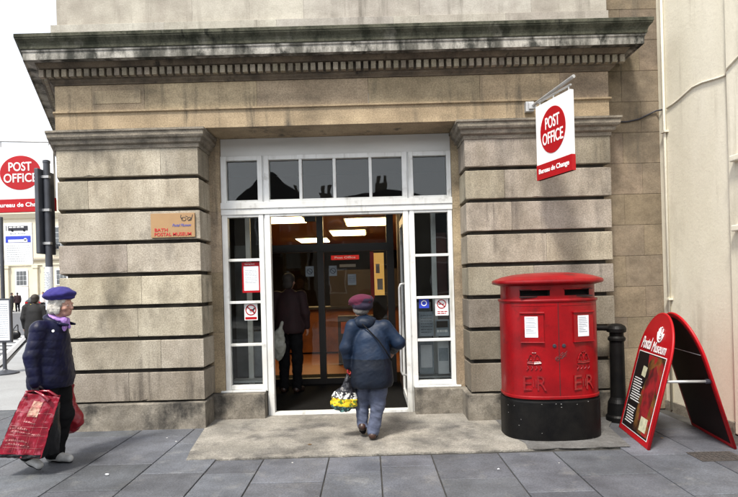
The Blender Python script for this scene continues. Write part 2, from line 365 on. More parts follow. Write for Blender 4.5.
arch.sweep(cpath, [(-.5, 3.355), (0, 3.355), (0, 3.545), (.006, 3.55), (.022, 3.556), (.022, 3.572), (.004, 3.58), (-.5, 3.58)], tone=(1.0, .97, .92))
obj('architrave', arch, STONEW, B)
# frieze in separate stones
fr = MB(); xs = [LX0, -3.05, -2.46, -1.2, .05, 1.3, 2.2, RX1]
for i in range(len(xs)-1):
    a, b = xs[i]+.0015, xs[i+1]-.0015
    fr.prism([(a, FY+.004), (b, FY+.004), (b, FY+.3), (a+(SPL*.3 if i == 0 else 0), FY+.3)], 3.581, 3.868, ch=.002, tone=tone(.85, 1.15))
fr.prism([(LX0, FY+.31), (LX0+.3, FY+.31), (LX0+.3+SPL*8, FY+8), (LX0+SPL*8, FY+8)], 3.581, 3.868)
fr.box(-3.02, -2.50, FY-.002, FY+.02, 3.655, 3.80, tone=(1.25, 1.25, 1.2))
obj('frieze', fr, STONEW, B)
bm_ = MB()
bm_.sweep(cpath, [(-.5, 3.869), (.012, 3.869), (.015, 3.878), (.045, 3.90), (.05, 3.918), (.062, 3.92), (.062, 4.01), (.135, 4.015), (.165, 4.05), (.17, 4.062), (-.5, 4.062)])
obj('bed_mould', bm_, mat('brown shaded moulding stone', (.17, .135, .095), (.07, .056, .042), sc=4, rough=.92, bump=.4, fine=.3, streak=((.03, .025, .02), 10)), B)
dt = MB(); x = LX0-.10
while x < RX1+.10:
    dt.box(x, x+.052, FY-.118, FY-.06, 3.925, 4.006, tone=tone(.8, 1.1)); x += .083
for i in range(60):
    y = FY+.0+i*.083; xx = LX0+SPL*(y-FY)
    dt.prism([(xx-.112, y), (xx-.06, y), (xx-.06+SPL*.052, y+.052), (xx-.112+SPL*.052, y+.052)], 3.925, 4.006)
obj('dentil_course', dt, mat('dentil stone', (.32, .28, .21), (.17, .145, .11), sc=6, rough=.9, tone=True, fine=.4), B)
co = MB()
co.sweep(cpath, [(-.5, 4.153), (.288, 4.153), (.296, 4.16), (.298, 4.19), (.308, 4.215), (.328, 4.238), (.338, 4.25), (.338, 4.262), (.345, 4.266), (.345, 4.30), (.335, 4.306), (0, 4.37), (-.5, 4.37)])
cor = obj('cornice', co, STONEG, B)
co = MB()
co.sweep(cpath, [(-.5, 4.064), (.250, 4.064), (.262, 4.050), (.272, 4.050), (.274, 4.128), (.284, 4.134), (.286, 4.151), (-.5, 4.151)])
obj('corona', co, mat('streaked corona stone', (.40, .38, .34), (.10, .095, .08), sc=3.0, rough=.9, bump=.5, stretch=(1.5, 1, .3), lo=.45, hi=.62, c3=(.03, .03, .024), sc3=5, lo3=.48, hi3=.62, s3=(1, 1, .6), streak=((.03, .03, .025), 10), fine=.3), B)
up = MB()
path2 = [(LX0+.02+SPL*8, FY+8), (LX0+.02, FY), (RX1, FY), (RX1, FY+.28)]
xs = [-3.42, -2.2, -.95, .35, 1.6, 2.743]
for r, (z0, z1, pr) in enumerate([(4.372, 4.53, .045), (4.532, 5.0, 0), (5.002, 5.5, 0), (5.502, 6.0, 0), (6.002, 6.5, 0), (6.502, 7.0, 0), (7.002, 7.5, 0)]):
    for i in range(len(xs)-1):
        a, b = xs[i]+(.3*(r % 2) if i else 0), xs[i+1]+(.3*(r % 2) if i < len(xs)-2 else 0)
        up.prism([(a+.001-(pr if i == 0 else 0), FY-pr), (b-.001, FY-pr), (b-.001, FY+.3), (a+.001+(SPL*.3 if i == 0 else 0), FY+.3)], z0, z1, ch=.002, tone=tone(.9, 1.1))
up.prism([(LX0+.05, FY+.31), (LX0+.35, FY+.31), (LX0+.35+SPL*8, FY+8), (LX0+.05+SPL*8, FY+8)], 4.372, 7.5)
obj('upper_wall', up, STONEL, B)
# side street wall, body of the building
sw = MB()
k = 0
for z0 in [.29+.361*k for k in range(8)]:
    sw.prism([(LX0+SPL*.96, FY+.96), (LX0+SPL*.96+.4, FY+.96), (LX0+SPL*8+.4, FY+8), (LX0+SPL*8, FY+8)], z0+.028, min(z0+.342, 3.35), ch=.006, tone=tone())
sw.prism([(LX0+SPL*.96+.05, FY+.97), (LX0+SPL*.96+.4, FY+.97), (LX0+SPL*8+.4, FY+7.9), (LX0+SPL*8+.05, FY+7.9)], 0, 3.353)
obj('side_wall', sw, STONE, B)
rf = MB(); rf.prism([(LX0+.1, FY+.1), (RX1, FY+.1), (RX1, FY+8), (LX0+SPL*8+.1, FY+8)], 7.5, 7.7)
obj('roof', rf, STONED, B)
# recessed stone wall at the right
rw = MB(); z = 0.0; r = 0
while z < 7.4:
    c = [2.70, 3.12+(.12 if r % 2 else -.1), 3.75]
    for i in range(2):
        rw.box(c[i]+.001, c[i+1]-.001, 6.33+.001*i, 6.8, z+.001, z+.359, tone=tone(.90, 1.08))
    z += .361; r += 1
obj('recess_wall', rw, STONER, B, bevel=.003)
# lintel soffit and stone jambs of the entrance bay
so_ = MB(); so_.box(LX1-.1, RX0+.1, FY+.03, 6.62, 3.36, 3.58)
obj('lintel', so_, STONEW, B)
jb = MB()
for a, b in ((-2.0, -1.755), (1.025, 1.25)):
    jb = MB(); z = .30
    while z < 3.34:
        z1 = min(z+.722, 3.354); jb.box(a, b, 6.47, 6.75, z+.001, z1-.001, tone=tone(.9, 1.1)); z = z1
    obj('jamb', jb, STONEW, B)
blk = MB(); blk.box(-1.99, -1.262, 6.36, 6.72, -.02, .30); obj('sill_block', blk, PLINTH, B, bevel=.012)
blk = MB(); blk.box(.512, 1.2, 6.36, 6.72, -.02, .30); obj('sill_block', blk, PLINTH, B, bevel=.012)
# white joinery
YF = 6.50
fb = MB(); fb.box(-1.752, 1.022, 6.53, 6.60, 3.14, 3.352); obj('fascia_board', fb, GREYW, B)
wf = MB()
def wbox(x0, x1, z0, z1, y0=YF, y1=6.60): wf.box(x0, x1, y0, y1, z0, z1)
wbox(-1.752, -1.686, .32, 3.138); wbox(.970, 1.022, .32, 3.138)
for a, b in ((-1.310, -1.252), (-1.232, -1.172), (.432, .492), (.510, .566)): wbox(a, b, .0 if b < .5 and a > -1.3 else .30, 3.138)
wf.box(-1.253, -1.231, 6.52, 6.59, .0, 3.138); wf.box(.491, .511, 6.52, 6.59, .0, 3.138)
wbox(-1.686, -1.310, 3.085, 3.138, 6.503); wbox(-1.172, .432, 3.085, 3.138, 6.503); wbox(.566, .970, 3.085, 3.138, 6.503)
wf.box(-1.79, 1.05, 6.478, 6.50, 2.50, 2.575); wf.box(-1.77, 1.04, 6.49, 6.502, 2.43, 2.50)
for x0, x1 in ((-1.686, -1.310), (-1.172, .432), (.566, .970)):
    wf.box(x0, x1, 6.504, 6.596, 2.575, 2.605); wf.box(x0, x1, 6.504, 6.596, 2.40, 2.50)
for x in (-.791, -.382, .052): wf.box(x-.018, x+.018, 6.507, 6.59, 2.605, 3.085)
for x0, x1 in ((-1.686, -1.310), (.566, .970)):
    for zz in (1.885, 1.375, .862): wf.box(x0, x1, 6.507, 6.59, zz-.016, zz+.016)
    wf.box(x0, x1, 6.504, 6.597, .322, .375)
wf.box(-1.80, -1.264, 6.44, 6.501, .302, .322); wf.box(.514, 1.07, 6.44, 6.501, .302, .322)
wf.box(-1.172, .432, 6.50, 6.60, .0, .035)
obj('shopfront_frame', wf, WHITE, B, bevel=.004)
gl = [(-1.686, -1.310, 2.605, 3.085), (.566, .970, 2.605, 3.085)]
gl += [(a, b, 2.605, 3.085) for a, b in ((-1.172, -.809), (-.773, -.40), (-.364, .034), (.07, .432))]
for x0, x1 in ((-1.686, -1.310), (.566, .970)):
    for z0, z1 in ((.375, .846), (.878, 1.359), (1.391, 1.869), (1.901, 2.40)): gl.append((x0, x1, z0, z1))
for x0, x1, z0, z1 in gl:
    p = MB(); ry = rt.uniform(-.002, .002)
    p.add([(x0, 6.555, z0), (x1, 6.555+ry, z0), (x1, 6.555+ry, z1), (x0, 6.555, z1), (x0, 6.561, z0), (x1, 6.561+ry, z0), (x1, 6.561+ry, z1), (x0, 6.561, z1)],
          [(0, 1, 2, 3), (7, 6, 5, 4), (0, 4, 5, 1), (1, 5, 6, 2), (2, 6, 7, 3), (3, 7, 4, 0)])
    obj('window_pane', p, GLASS, B)
# lobby and hall behind the entrance
fl = MB(); fl.box(-3.2, 3.2, 6.6, 9.4, -.02, .012); obj('lobby_floor', fl, MATF, B)
fl = MB(); fl.box(-4.1, 5, 9.402, 20, -.02, .010); obj('hall_floor', fl, WOODF, B)
ce = MB(); ce.box(-4.1, 5, 8.7, 20, 2.80, 2.9); obj('hall_ceiling', ce, CEIL, B)
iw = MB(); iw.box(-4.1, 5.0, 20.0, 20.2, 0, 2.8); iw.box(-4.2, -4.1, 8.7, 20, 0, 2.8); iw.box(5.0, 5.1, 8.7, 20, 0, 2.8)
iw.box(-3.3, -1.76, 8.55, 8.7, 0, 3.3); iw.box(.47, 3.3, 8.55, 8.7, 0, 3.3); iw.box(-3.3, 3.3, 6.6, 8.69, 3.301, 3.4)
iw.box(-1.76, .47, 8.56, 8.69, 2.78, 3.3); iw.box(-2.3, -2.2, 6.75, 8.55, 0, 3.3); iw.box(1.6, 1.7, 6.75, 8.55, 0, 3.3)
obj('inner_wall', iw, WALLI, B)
pt = MB(); pt.box(.455, .47, 7.5, 8.55, .012, 2.78); obj('partition', pt, PART, B)
sc_ = MB()
for x0, x1 in ((-1.76, -1.70), (-.80, -.70), (.29, .40)): sc_.box(x0, x1, 8.45, 8.54, .012, 2.78)
sc_.box(-1.70, .29, 8.44, 8.54, 2.08, 2.20); sc_.box(-1.70, .29, 8.455, 8.53, .012, .10); sc_.box(-1.70, .29, 8.46, 8.535, 2.72, 2.78)
sc_.box(-.80-.18, -.80-.01, 8.40, 8.52, 2.56, 2.72); sc_.box(-1.62, -.86, 8.41, 8.44, 2.10, 2.125)
scr = obj('inner_door_screen', sc_, FRAMED, B)
for x0, x1 in ((-1.70, -.80), (-.70, .29)):
    for z0, z1 in ((.10, 2.08), (2.20, 2.72)):
        p = MB(); p.box(x0, x1, 8.488, 8.494, z0, z1); obj('pane', p, GLASS, scr)
# white uprights of the inner window lining
for x in (-1.545, .845):
    p = MB(); p.box(x-.03, x+.03, 6.95, 7.0, .012, 2.6); obj('inner_upright', p, WHITE, B)
for nm, q_, c_ in (('window_backing', (-1.74, -1.575, 7.02, 7.05, .39, 2.1), (.10, .105, .11)), ('window_backing', (-1.515, -1.27, 7.02, 7.05, .39, .98), (.20, .215, .235)), ('window_backing', (.53, .80, 7.05, 7.08, .39, 1.30), (.17, .185, .20)), ('window_backing', (.885, 1.02, 7.05, 7.08, .9, 2.2), (.11, .03, .025))):  # backing boards added so the dark side panes read greyer
    p = MB(); p.box(*q_); obj(nm, p, mat('window backing '+str(c_), c_, tuple(v*.6 for v in c_), sc=5), B)
p = MB(); p.box(-1.75, -1.25, 6.75, 6.97, .36, .385); obj('window_shelf', p, WHITE, B); p = MB(); p.box(.52, 1.02, 6.75, 6.97, .36, .385); obj('window_shelf', p, WHITE, B)
# open door leaf folded back against the right post, with its long pull handle
D = MB(); D.box(.437, .475, 6.62, 7.46, .03, .12); D.box(.437, .475, 6.62, 7.46, 2.3, 2.4); D.box(.437, .475, 6.62, 6.70, .12, 2.3); D.box(.437, .475, 7.38, 7.46, .12, 2.3)
dl = obj('door_leaf', D, WHITE, B)
p = MB(); p.box(.452, .458, 6.70, 7.38, .12, 2.3); obj('pane', p, GLASS, dl)
p = MB(); p.tube([(.44, 6.66, .42), (.385, 6.66, .43), (.37, 6.66, .47), (.37, 6.66, 1.50), (.385, 6.66, 1.54), (.44, 6.66, 1.55)], .014); obj('door_handle', p, GALV, dl, smooth=True)

def ceiling_light(x, y, lab):
    t = empty('ceiling_light', (x, y, 2.8)); tag(t, lab, 'light', 'fluorescent panels on the hall ceiling')
    f = MB(); f.box(x-.42, x+.42, y-.62, y+.62, 2.77, 2.798); obj('housing', f, GREYW, t)
    f = MB(); f.box(x-.39, x+.39, y-.58, y+.58, 2.755, 2.768); obj('diffuser', f, LAMP, t)
ceiling_light(-1.55, 9.7, 'lit fluorescent ceiling panel at the far left behind the entrance glazing')
ceiling_light(-.02, 10.5, 'largest lit ceiling panel seen on the right through the entrance glazing')
ceiling_light(-.45, 12.6, 'middle lit ceiling panel between the larger one and the mullion')
ceiling_light(-1.45, 14.4, 'smallest lit ceiling panel just above the inner door transom')

# ------------------------------------------------------------------ cream building on the right
N = empty('rendered_building', (3.6, 4.5, 0)); tag(N, 'cream painted rendered building standing forward at the right', 'building')
wx = lambda y: 3.45+.088*(6.33-y)
w = MB(); w.prism([(wx(6.328), 6.328), (wx(2.5), 2.5), (6.5, 2.5), (6.5, 6.328)], 0, 7.6)
obj('wall', w, RENDER, N)
w = MB(); w.prism([(wx(5.24)-.035, 5.24), (wx(2.6)-.035, 2.6), (wx(2.6)+.1, 2.6), (wx(5.24)+.1, 5.24)], 0, 7.5); pil = obj('pilaster', w, RENDER, N, bevel=.012)
for zz in (2.62, 1.96):
    w = MB(); w.prism([(wx(5.14)-.10, 5.14), (wx(4.7)-.10, 4.7), (wx(4.7)+.05, 4.7), (wx(5.14)+.05, 5.14)], zz, zz+.06); obj('ledge', w, RENDER, N, bevel=.01)
w = MB(); w.prism([(wx(6.328)-.02, 6.328), (wx(5.26)-.02, 5.26), (wx(5.26)+.05, 5.26), (wx(6.328)+.05, 6.328)], -.02, .11); obj('skirting', w, PLINTH, N, bevel=.008)
t = empty('conduit', (3.46, 6.22, 0)); tag(t, 'thin cream painted conduit running up the corner beside the recessed stone wall', 'conduit')
y = 6.20; w = MB(); w.tube([(wx(y)-.022, y, .02), (wx(y)-.022, y, 3.5), (wx(y)-.022, y, 7.4)], .015, mi=0); obj('pipe', w, RENDER, t, smooth=True)
for zz in (1.28, 3.2, 5.2):
    w = MB(); w.box(wx(y)-.05, wx(y)+.0, y-.045, y+.045, zz, zz+.02); obj('bracket', w, RENDER, t)
cb = MB(); cb.tube([(2.79, 6.03, 3.352), (2.86, 6.2, 3.36), (2.95, 6.315, 3.375), (3.07, 6.318, 3.372), (3.21, 6.318, 3.40), (3.33, 6.318, 3.455), (3.41, 6.31, 3.49), (wx(6.2)-.01, 6.24, 3.48)], .009, 8)
tag(obj('cable', cb, BLKP, smooth=True), 'black sagging cable crossing the recessed wall above the bollard', 'cable')
cb = MB(); pts = []
for uy, zz in ((6.17, 3.47), (6.06, 3.485), (5.97, 3.50), (5.85, 3.53), (5.74, 3.556), (5.6, 3.55), (5.48, 3.53), (5.36, 3.51), (5.27, 3.50)): pts.append((wx(uy)-.010, uy, zz))
pts += [(wx(5.20)-.046, 5.20, 3.54), (wx(5.05)-.046, 5.05, 3.60), (wx(4.7)-.046, 4.7, 3.66)]
cb.tube(pts, .009, 8)
tag(obj('cable', cb, RENDER, smooth=True), 'cream painted cable stepping up across the cream rendered wall', 'cable')

# ------------------------------------------------------------------ signs
def rotm(loc, rz): return Matrix.Translation(loc) @ Matrix.Rotation(rz, 4, 'Z')
def po_sign(name_lab, M, wd, ht, base, armpts, rw, rh, tw=.86):
    t = empty('hanging_sign', base); tag(t, name_lab, 'sign', 'projecting post office signs')
    p = MB(); p.box(-wd/2, wd/2, -.02, .02, 0, ht, M=M); pn = obj('panel', p, SWHITE, t, bevel=.004)
    p = MB(); p.box(-wd/2-.001, wd/2+.001, -.0225, .0225, 0, ht*.20, M=M); obj('band', p, SRED, t)
    cz = ht*.60; rx, rz = wd*rw, ht*rh
    p = MB(); p.disc((0, cz), rx, rz, -.0235, .0235, M=M); obj('roundel', p, SRED, t)
    T = M @ Matrix.Translation((0, -.0238, cz+rz*.36)); q = text_mb('POST', rx*1.12, rz*.52, T, bold=.012)
    T = M @ Matrix.Translation((0, -.0238, cz-rz*.30)); q = merge(q, text_mb('OFFICE', rx*1.62, rz*.52, T, bold=.012))
    T = M @ Matrix.Translation((0, -.0228, ht*.10)); q = merge(q, text_mb('Bureau de Change', wd*tw, ht*.085, T, bold=.02))
    obj('lettering', q, WLET, t)
    p = MB()
    for a, b, r in armpts: p.tube([a, b], r, 8)
    obj('bracket', p, GALV, t)
    return t
# hanging from the right pier's cap
d = Vector((.175, -.54, 0)); A = Vector((1.867, 5.84, 0)); ang = math.atan2(d.y, d.x)
wd = d.length; mid = A+d/2
M = rotm((mid.x, mid.y, 2.62), ang)
tt = po_sign('white post office sign with red roundel hanging above the red pillar box', M, wd, .795, (1.84, 5.98, 2.6),
    [((1.85, 6.02, 3.475), tuple(A+d*1.06+Vector((0, 0, 3.53))), .018), (tuple(A+d*.05+Vector((0, 0, 3.455))), tuple(A+d*.98+Vector((0, 0, 3.465))), .010)], .36, .30)
p = MB(); p.box(1.79, 1.88, 5.98, 6.045, 3.42, 3.53); p.box(1.82, 1.90, 5.955, 5.985, 3.44, 3.51); obj('wall_plate', p, GALV, tt, bevel=.004)
for f in (.1, .5, .92): p = MB(); q = A+d*f; p.tube([(q.x, q.y, 3.41), (q.x, q.y, 3.47)], .008, 6); obj('hanger', p, GALV, tt)
# the same kind of sign on the side street wall
M = rotm((-4.285, 6.72, 2.567), math.radians(-3))
ty = 6.72
tt = po_sign('white post office sign with red roundel beyond the left corner, behind the dark pole', M, .85, .81, (-3.9, 6.8, 2.55),
    [((-3.76, 6.74, 3.43), (-4.72, 6.74, 3.47), .013), ((-4.55, 6.74, 3.46), (-4.55, 6.74, 3.36), .008), ((-3.95, 6.74, 3.44), (-3.95, 6.74, 3.36), .008)], .31, .262, .74)

# plaque on the left pier
t = empty('plaque', (-2.12, 6.04, 2.2)); tag(t, 'tan Bath Postal Museum plaque fixed to the left stone pier', 'plaque')
x0, x1, z0, z1 = -2.415, -1.925, 2.135, 2.405
p = MB(); p.box(x0, x1, 6.022, 6.046, z0, z1); obj('board', p, BOARD, t, bevel=.002)
q = merge(text_mb('BATH', .145, .036, Matrix.Translation((x0+.115, 6.0215, z0+.085)), bold=.01), text_mb('POSTAL MUSEUM', .41, .038, Matrix.Translation((x0+.245, 6.0215, z0+.035)), bold=.01))
obj('lettering', q, RLET, t)
q = MB()
for cx, s in ((x1-.12, 1), (x1-.055, .9)):
    pts = [(cx+.026*s*math.cos(a), 6.020, z1-.068+.020*s*math.sin(a)) for a in [i*.5 for i in range(14)]]; q.tube(pts, .0028, 5)
q.tube([(x1-.15, 6.02, z1-.02), (x1-.155, 6.02, z1-.05), (x1-.13, 6.02, z1-.07)], .003, 5); q.tube([(x1-.02, 6.02, z1-.02), (x1-.03, 6.02, z1-.055), (x1-.07, 6.02, z1-.09)], .003, 5)
q.tube([(x1-.10, 6.02, z1-.035), (x1-.075, 6.02, z1-.045)], .003, 5)
obj('emblem', q, BLKP, t)
q = text_mb('Postal Museum', .21, .032, Matrix.Translation((x1-.145, 6.0215, z0+.135)), shear=.4, bold=.0)
obj('script', q, mat('pale blue print', (.12, .13, .42), rough=.5), t)

# ------------------------------------------------------------------ notices on the glass
def notice(name, lab, x0, x1, z0, z1, base_m, y=6.548, parts=()):
    t = empty(name, ((x0+x1)/2, y, z0)); tag(t, lab, 'notice', 'notices stuck to the entrance windows')
    p = MB(); p.box(x0, x1, y, y+.003, z0, z1); obj('sheet', p, base_m, t)
    for nm, mb, mm in parts: obj(nm, mb, mm, t)
    return t
def mbx(*a): m = MB(); [m.box(*q) for q in a]; return m
def ringmb(cx, cz, r, y, w=.008, slash=True):
    m = MB(); n = 28; vs = []
    for i in range(n):
        a = 2*PI*i/n
        for rr in (r, r-w): vs += [(cx+rr*math.cos(a), y, cz+rr*math.sin(a)), (cx+rr*math.cos(a), y-.001, cz+rr*math.sin(a))]
    fs = []
    for i in range(n):
        j = (i+1) % n; fs += [(4*i+1, 4*j+1, 4*j+3, 4*i+3), (4*i, 4*i+1, 4*i+3, 4*i+2), (4*i, 4*j, 4*j+1, 4*i+1)]
    m.add(vs, fs)
    if slash: m.box(-r, r, -.001, 0, -w/2, w/2, M=Matrix.Translation((cx, y, cz)) @ Matrix.Rotation(math.radians(-40), 4, 'Y').inverted())
    return m
def lines(x0, x1, z0, z1, n, y, seed=1, th=.004):
    m = MB(); r = random.Random(seed)
    for i in range(n):
        zz = z1-(z1-z0)*(i+.5)/n; x = x0
        while x < x1-.01:
            w = min(r.uniform(.012, .045), x1-x); m.box(x, x+w, y, y+.0015, zz-th/2, zz+th/2); x += w+.007
        if r.random() < .2: pass
    return m
yv = 6.5465
notice('notice', 'red bordered white opening hours notice in the left side window', -1.535, -1.315, 1.49, 1.86, SRED, parts=[
    ('paper', mbx((-1.515, -1.335, yv, yv+.001, 1.515, 1.81)), PAPER), ('print', lines(-1.50, -1.35, 1.6, 1.77, 8, yv-.0016, 2, .003), PAPERG),
    ('lettering', text_mb('Opening hours', .12, .018, Matrix.Translation((-1.44, yv, 1.835))), WLET)])
dog = MB(); dog.box(-1.455, -1.40, yv-.001, yv, 1.27, 1.29); dog.box(-1.41, -1.39, yv-.001, yv, 1.285, 1.305)
for xx in (-1.452, -1.437, -1.415, -1.405): dog.box(xx, xx+.006, yv-.001, yv, 1.245, 1.272)
notice('sticker', 'white no dogs sticker with red ring in the left side window', -1.52, -1.36, 1.155, 1.36, SWHITE, parts=[
    ('ring', ringmb(-1.44, 1.28, .066, yv-.0012, .012), SRED), ('symbol', dog, BLKP), ('band', mbx((-1.51, -1.37, yv, yv+.001, 1.165, 1.195)), SRED)])
t = notice('sticker', 'round blue sticker in the right side window', .60, .72, 1.245, 1.365, BLUEP, parts=[
    ('symbol', ringmb(.66, 1.305, .035, yv, .01, False), WLET)])
notice('sticker', 'white no smoking sticker with red ring in the right side window', .795, .955, 1.15, 1.36, SWHITE, parts=[
    ('ring', ringmb(.872, 1.29, .056, yv-.0012, .011), SRED), ('symbol', mbx((.835, .905, yv-.001, yv, 1.284, 1.294)), BLKP), ('print', lines(.82, .94, 1.165, 1.21, 2, yv-.001, 5, .01), SRED)])
notice('poster', 'grey printed poster below the blue sticker in the right side window', .60, .775, .90, 1.20, PAPERG, y=6.60, parts=[('print', lines(.62, .76, .93, 1.17, 7, 6.5985, 8, .006), BLKP)])
notice('poster', 'pale lettered poster under the no smoking sticker', .80, .965, .895, 1.10, PAPERG, y=6.60, parts=[('print', lines(.815, .95, .93, .985, 1, 6.5985, 9, .03), WLET), ('photo', mbx((.81, .95, 6.598, 6.5995, 1.0, 1.08)), WALLI)])
notice('poster', 'large dark framed poster standing low in the right side window', .60, .78, .42, .83, PAPERG, y=6.70, parts=[('panel', mbx((.62, .76, 6.6985, 6.6995, .50, .78)), PAPER)])
notice('poster', 'blue white poster propped low beside the right window jamb', .83, .965, .42, .83, PAPER, y=6.68, parts=[('photo', mbx((.84, .955, 6.6785, 6.6795, .58, .74)), PAPERG)])
# things seen on and beyond the inner doors
notice('notice', 'small white square notice on the inner door left of the mullion', -.99, -.86, 1.70, 1.86, PAPERG, y=8.48, parts=[('symbol', ringmb(-.925, 1.78, .045, 8.4785), BLKP)])
notice('notice', 'small white square notice on the inner door right of the mullion', -.62, -.50, 1.70, 1.86, PAPERG, y=8.48, parts=[('symbol', ringmb(-.56, 1.78, .045, 8.4785), BLKP)])
notice('notice', 'crumpled pale notice at the middle of the right inner door', -.33, -.20, 1.55, 1.72, PAPERG, y=8.48, parts=[('print', lines(-.31, -.22, 1.58, 1.70, 4, 8.4785, 4), BLKP)])
t = empty('red_sign', (-.35, 9.3, 1.9)); tag(t, 'small red sign hanging beyond the inner doors', 'sign')
obj('panel', mbx((-.64, -.16, 9.3, 9.34, 1.99, 2.065)), mat('emissive red sign', (.3, .01, .01), emit=((1, .03, .02), .14)), t)  # weak emission added to the sign panel and its lettering
obj('lettering', text_mb('Post Office', .36, .035, Matrix.Translation((-.40, 9.299, 2.028)), bold=.02), mat('emissive sign lettering', (.8, .8, .8), emit=((1, .8, .7), .08)), t)
obj('strip', mbx((-.50, -.22, 9.3, 9.32, 1.86, 1.91)), PAPER, t)
t = empty('display_stand', (.33, 9.6, 0)); tag(t, 'yellow leaflet display with added glow beside the right jamb beyond the inner doors', 'display')
obj('panel', mbx((.10, .28, 9.8, 9.85, 1.35, 2.12)), mat('yellow panel with added glow', (.7, .45, .12), emit=((1, .55, .14), .16)), t)  # small emission stands in for lamp light falling on the panel
obj('leaflet', mbx((.13, .20, 9.77, 9.79, 1.75, 1.92), (.15, .25, 9.77, 9.79, 1.45, 1.65)), PAPER, t)
obj('base', mbx((.06, .32, 9.80, 10.0, .012, 1.349)), WALLI, t)
obj('side_strip', mbx((.03, .095, 9.74, 9.79, 1.3, 2.14)), SRED, t)
t = empty('service_counter', (-1, 12, 0)); tag(t, 'orange wooden service counter glimpsed through the inner doors', 'counter')
obj('front', mbx((-3.2, 2.4, 12.2, 12.8, .05, 1.02)), WOODF, t); obj('counter_top', mbx((-3.25, 2.45, 12.12, 12.85, 1.02, 1.07)), FRAMED, t)
obj('screen', mbx((-.9, 2.4, 12.4, 12.45, 1.07, 1.9)), WALLI, t)
t = empty('leaflet_rack', (-.55, 10.4, 0)); tag(t, 'low dark rack of red and white leaflets behind the inner doors', 'rack')
obj('frame', mbx((-.62, .1, 10.4, 10.75, .01, .95)), WALLI, t); obj('leaflets', mbx((-.56, -.32, 10.37, 10.4, .62, .84), (-.22, .04, 10.37, 10.4, .66, .88)), mat('orange leaflets', (.5, .14, .05), (.3, .05, .03), sc=12), t)

# ------------------------------------------------------------------ double pillar box
PX, PY, PA, PB, PN = 1.80, 5.49, .465, .33, 2.6
def sel(a, b, h, n=96):
    r = []
    for j in range(n):
        t_ = 2*PI*j/n; c, s_ = math.cos(t_), math.sin(t_)
        r.append((PX+a*math.copysign(abs(c)**(2/PN), c), PY+b*math.copysign(abs(s_)**(2/PN), s_), h))
    return r
def onbox(x, h, a=PA, b=PB, out=0.0):
    """frame on the front of the box at offset x from its centre: origin on the surface, -Y outward"""
    y = b*(1-abs(x/a)**PN)**(1/PN); dx = 1e-3; y2 = b*(1-abs((x+dx)/a)**PN)**(1/PN)
    ang = math.atan2(-(y2-y), dx)
    return Matrix.Translation((PX+x, PY-y, h)) @ Matrix.Rotation(ang, 4, 'Z') @ Matrix.Translation((0, -out, 0))
PBX = empty('pillar_box', (PX, PY, 0)); tag(PBX, 'large red double pillar box with black base standing before the right pier', 'post box')
m = MB(); m.rings([sel(.478, .343, 0), sel(.478, .343, .37), sel(.474, .339, .385), sel(.46, .325, .388), sel(.46, .325, .40)]); obj('base', m, BLACKP, PBX, smooth=False)
m = MB(); m.rings([sel(.468, .333, .401), sel(.472, .337, .405), sel(.472, .337, .425), sel(PA, PB, .432), sel(PA, PB, 1.33), sel(.474, .339, 1.337), sel(.478, .343, 1.35), sel(.474, .339, 1.362), sel(.455, .32, 1.366)]); body = obj('body', m, RED, PBX)
# neck with two real posting slots
m = MB(); na, nb = .452, .317; zs = [1.366, 1.395, 1.452, 1.475, 1.50]
def surf(x, a=na, b=nb): return PY-b*(max(0, 1-abs(x/a)**PN))**(1/PN)
N_ = 48; xs_ = sorted(set([round(-.30+.6*i/40, 4) for i in range(41)]+[-.345, .345])); slots = ((-.335, -.065), (.065, .335))
front_x = [-.44+.88*i/88 for i in range(89)]
V = []; idx = {}
for i, x in enumerate(front_x):
    for j, z in enumerate(zs): idx[i, j] = len(V); V.append((PX+x, surf(x), z))
F = []; pocket = []
for i in range(88):
    xm = (front_x[i]+front_x[i+1])/2
    for j in range(4):
        if j == 1 and any(a < xm < b for a, b in slots): pocket.append(i); continue
        F.append((idx[i, j], idx[i+1, j], idx[i+1, j+1], idx[i, j+1]))
m.add(V, F)
bk = sel(na, nb, 0)
side = [(p[0], p[1]) for p in bk if abs(p[0]-PX) > .435 or p[1] > PY]
import itertools
sv = sorted(side, key=lambda p: math.atan2(p[1]-PY, p[0]-PX) if math.atan2(p[1]-PY, p[0]-PX) > -PI*.75 and not (p[1] < PY and p[0] < PX) else math.atan2(p[1]-PY, p[0]-PX)+2*PI)
sv = [(PX+.44, surf(.44))]+sv+[(PX-.44, surf(-.44))]
vv = []; 
for x, y in sv: vv += [(x, y, zs[0]), (x, y, zs[-1])]
m.add(vv, [(2*i, 2*i+2, 2*i+3, 2*i+1) for i in range(len(sv)-1)])
obj('neck', m, RED, PBX)
for a, b in slots:
    m = MB(); x = a+.0
    yb = surf(0)+.12
    m.box(PX+a-.01, PX+b+.01, yb, yb+.01, 1.38, 1.47); m.box(PX+a-.01, PX+b+.01, min(surf(a), surf(b))+.012, yb, 1.383, 1.393); m.box(PX+a-.01, PX+b+.01, min(surf(a), surf(b))+.012, yb, 1.454, 1.46)
    m.box(PX+a-.012, PX+a-.002, surf(a)+.008, yb, 1.38, 1.46); m.box(PX+b+.002, PX+b+.012, surf(b)+.008, yb, 1.38, 1.46)
    s1 = obj('posting_slot', m, DARK, PBX)
    m = MB(); k = 12
    pts = [(PX+a+(b-a)*i/k, surf(a+(b-a)*i/k)-.006, 1.457) for i in range(k+1)]; m.tube(pts, .007, 6); obj('hood', m, RED, s1, smooth=True)
m = MB(); m.rings([sel(.455, .32, 1.495), sel(.475, .34, 1.502), sel(.52, .385, 1.512), sel(.532, .397, 1.52), sel(.535, .40, 1.532), sel(.532, .397, 1.548), sel(.518, .383, 1.556), sel(.50, .366, 1.563), sel(.44, .31, 1.585), sel(.34, .235, 1.605), sel(.22, .15, 1.617), sel(.08, .055, 1.623)]); obj('cap', m, RED, PBX)
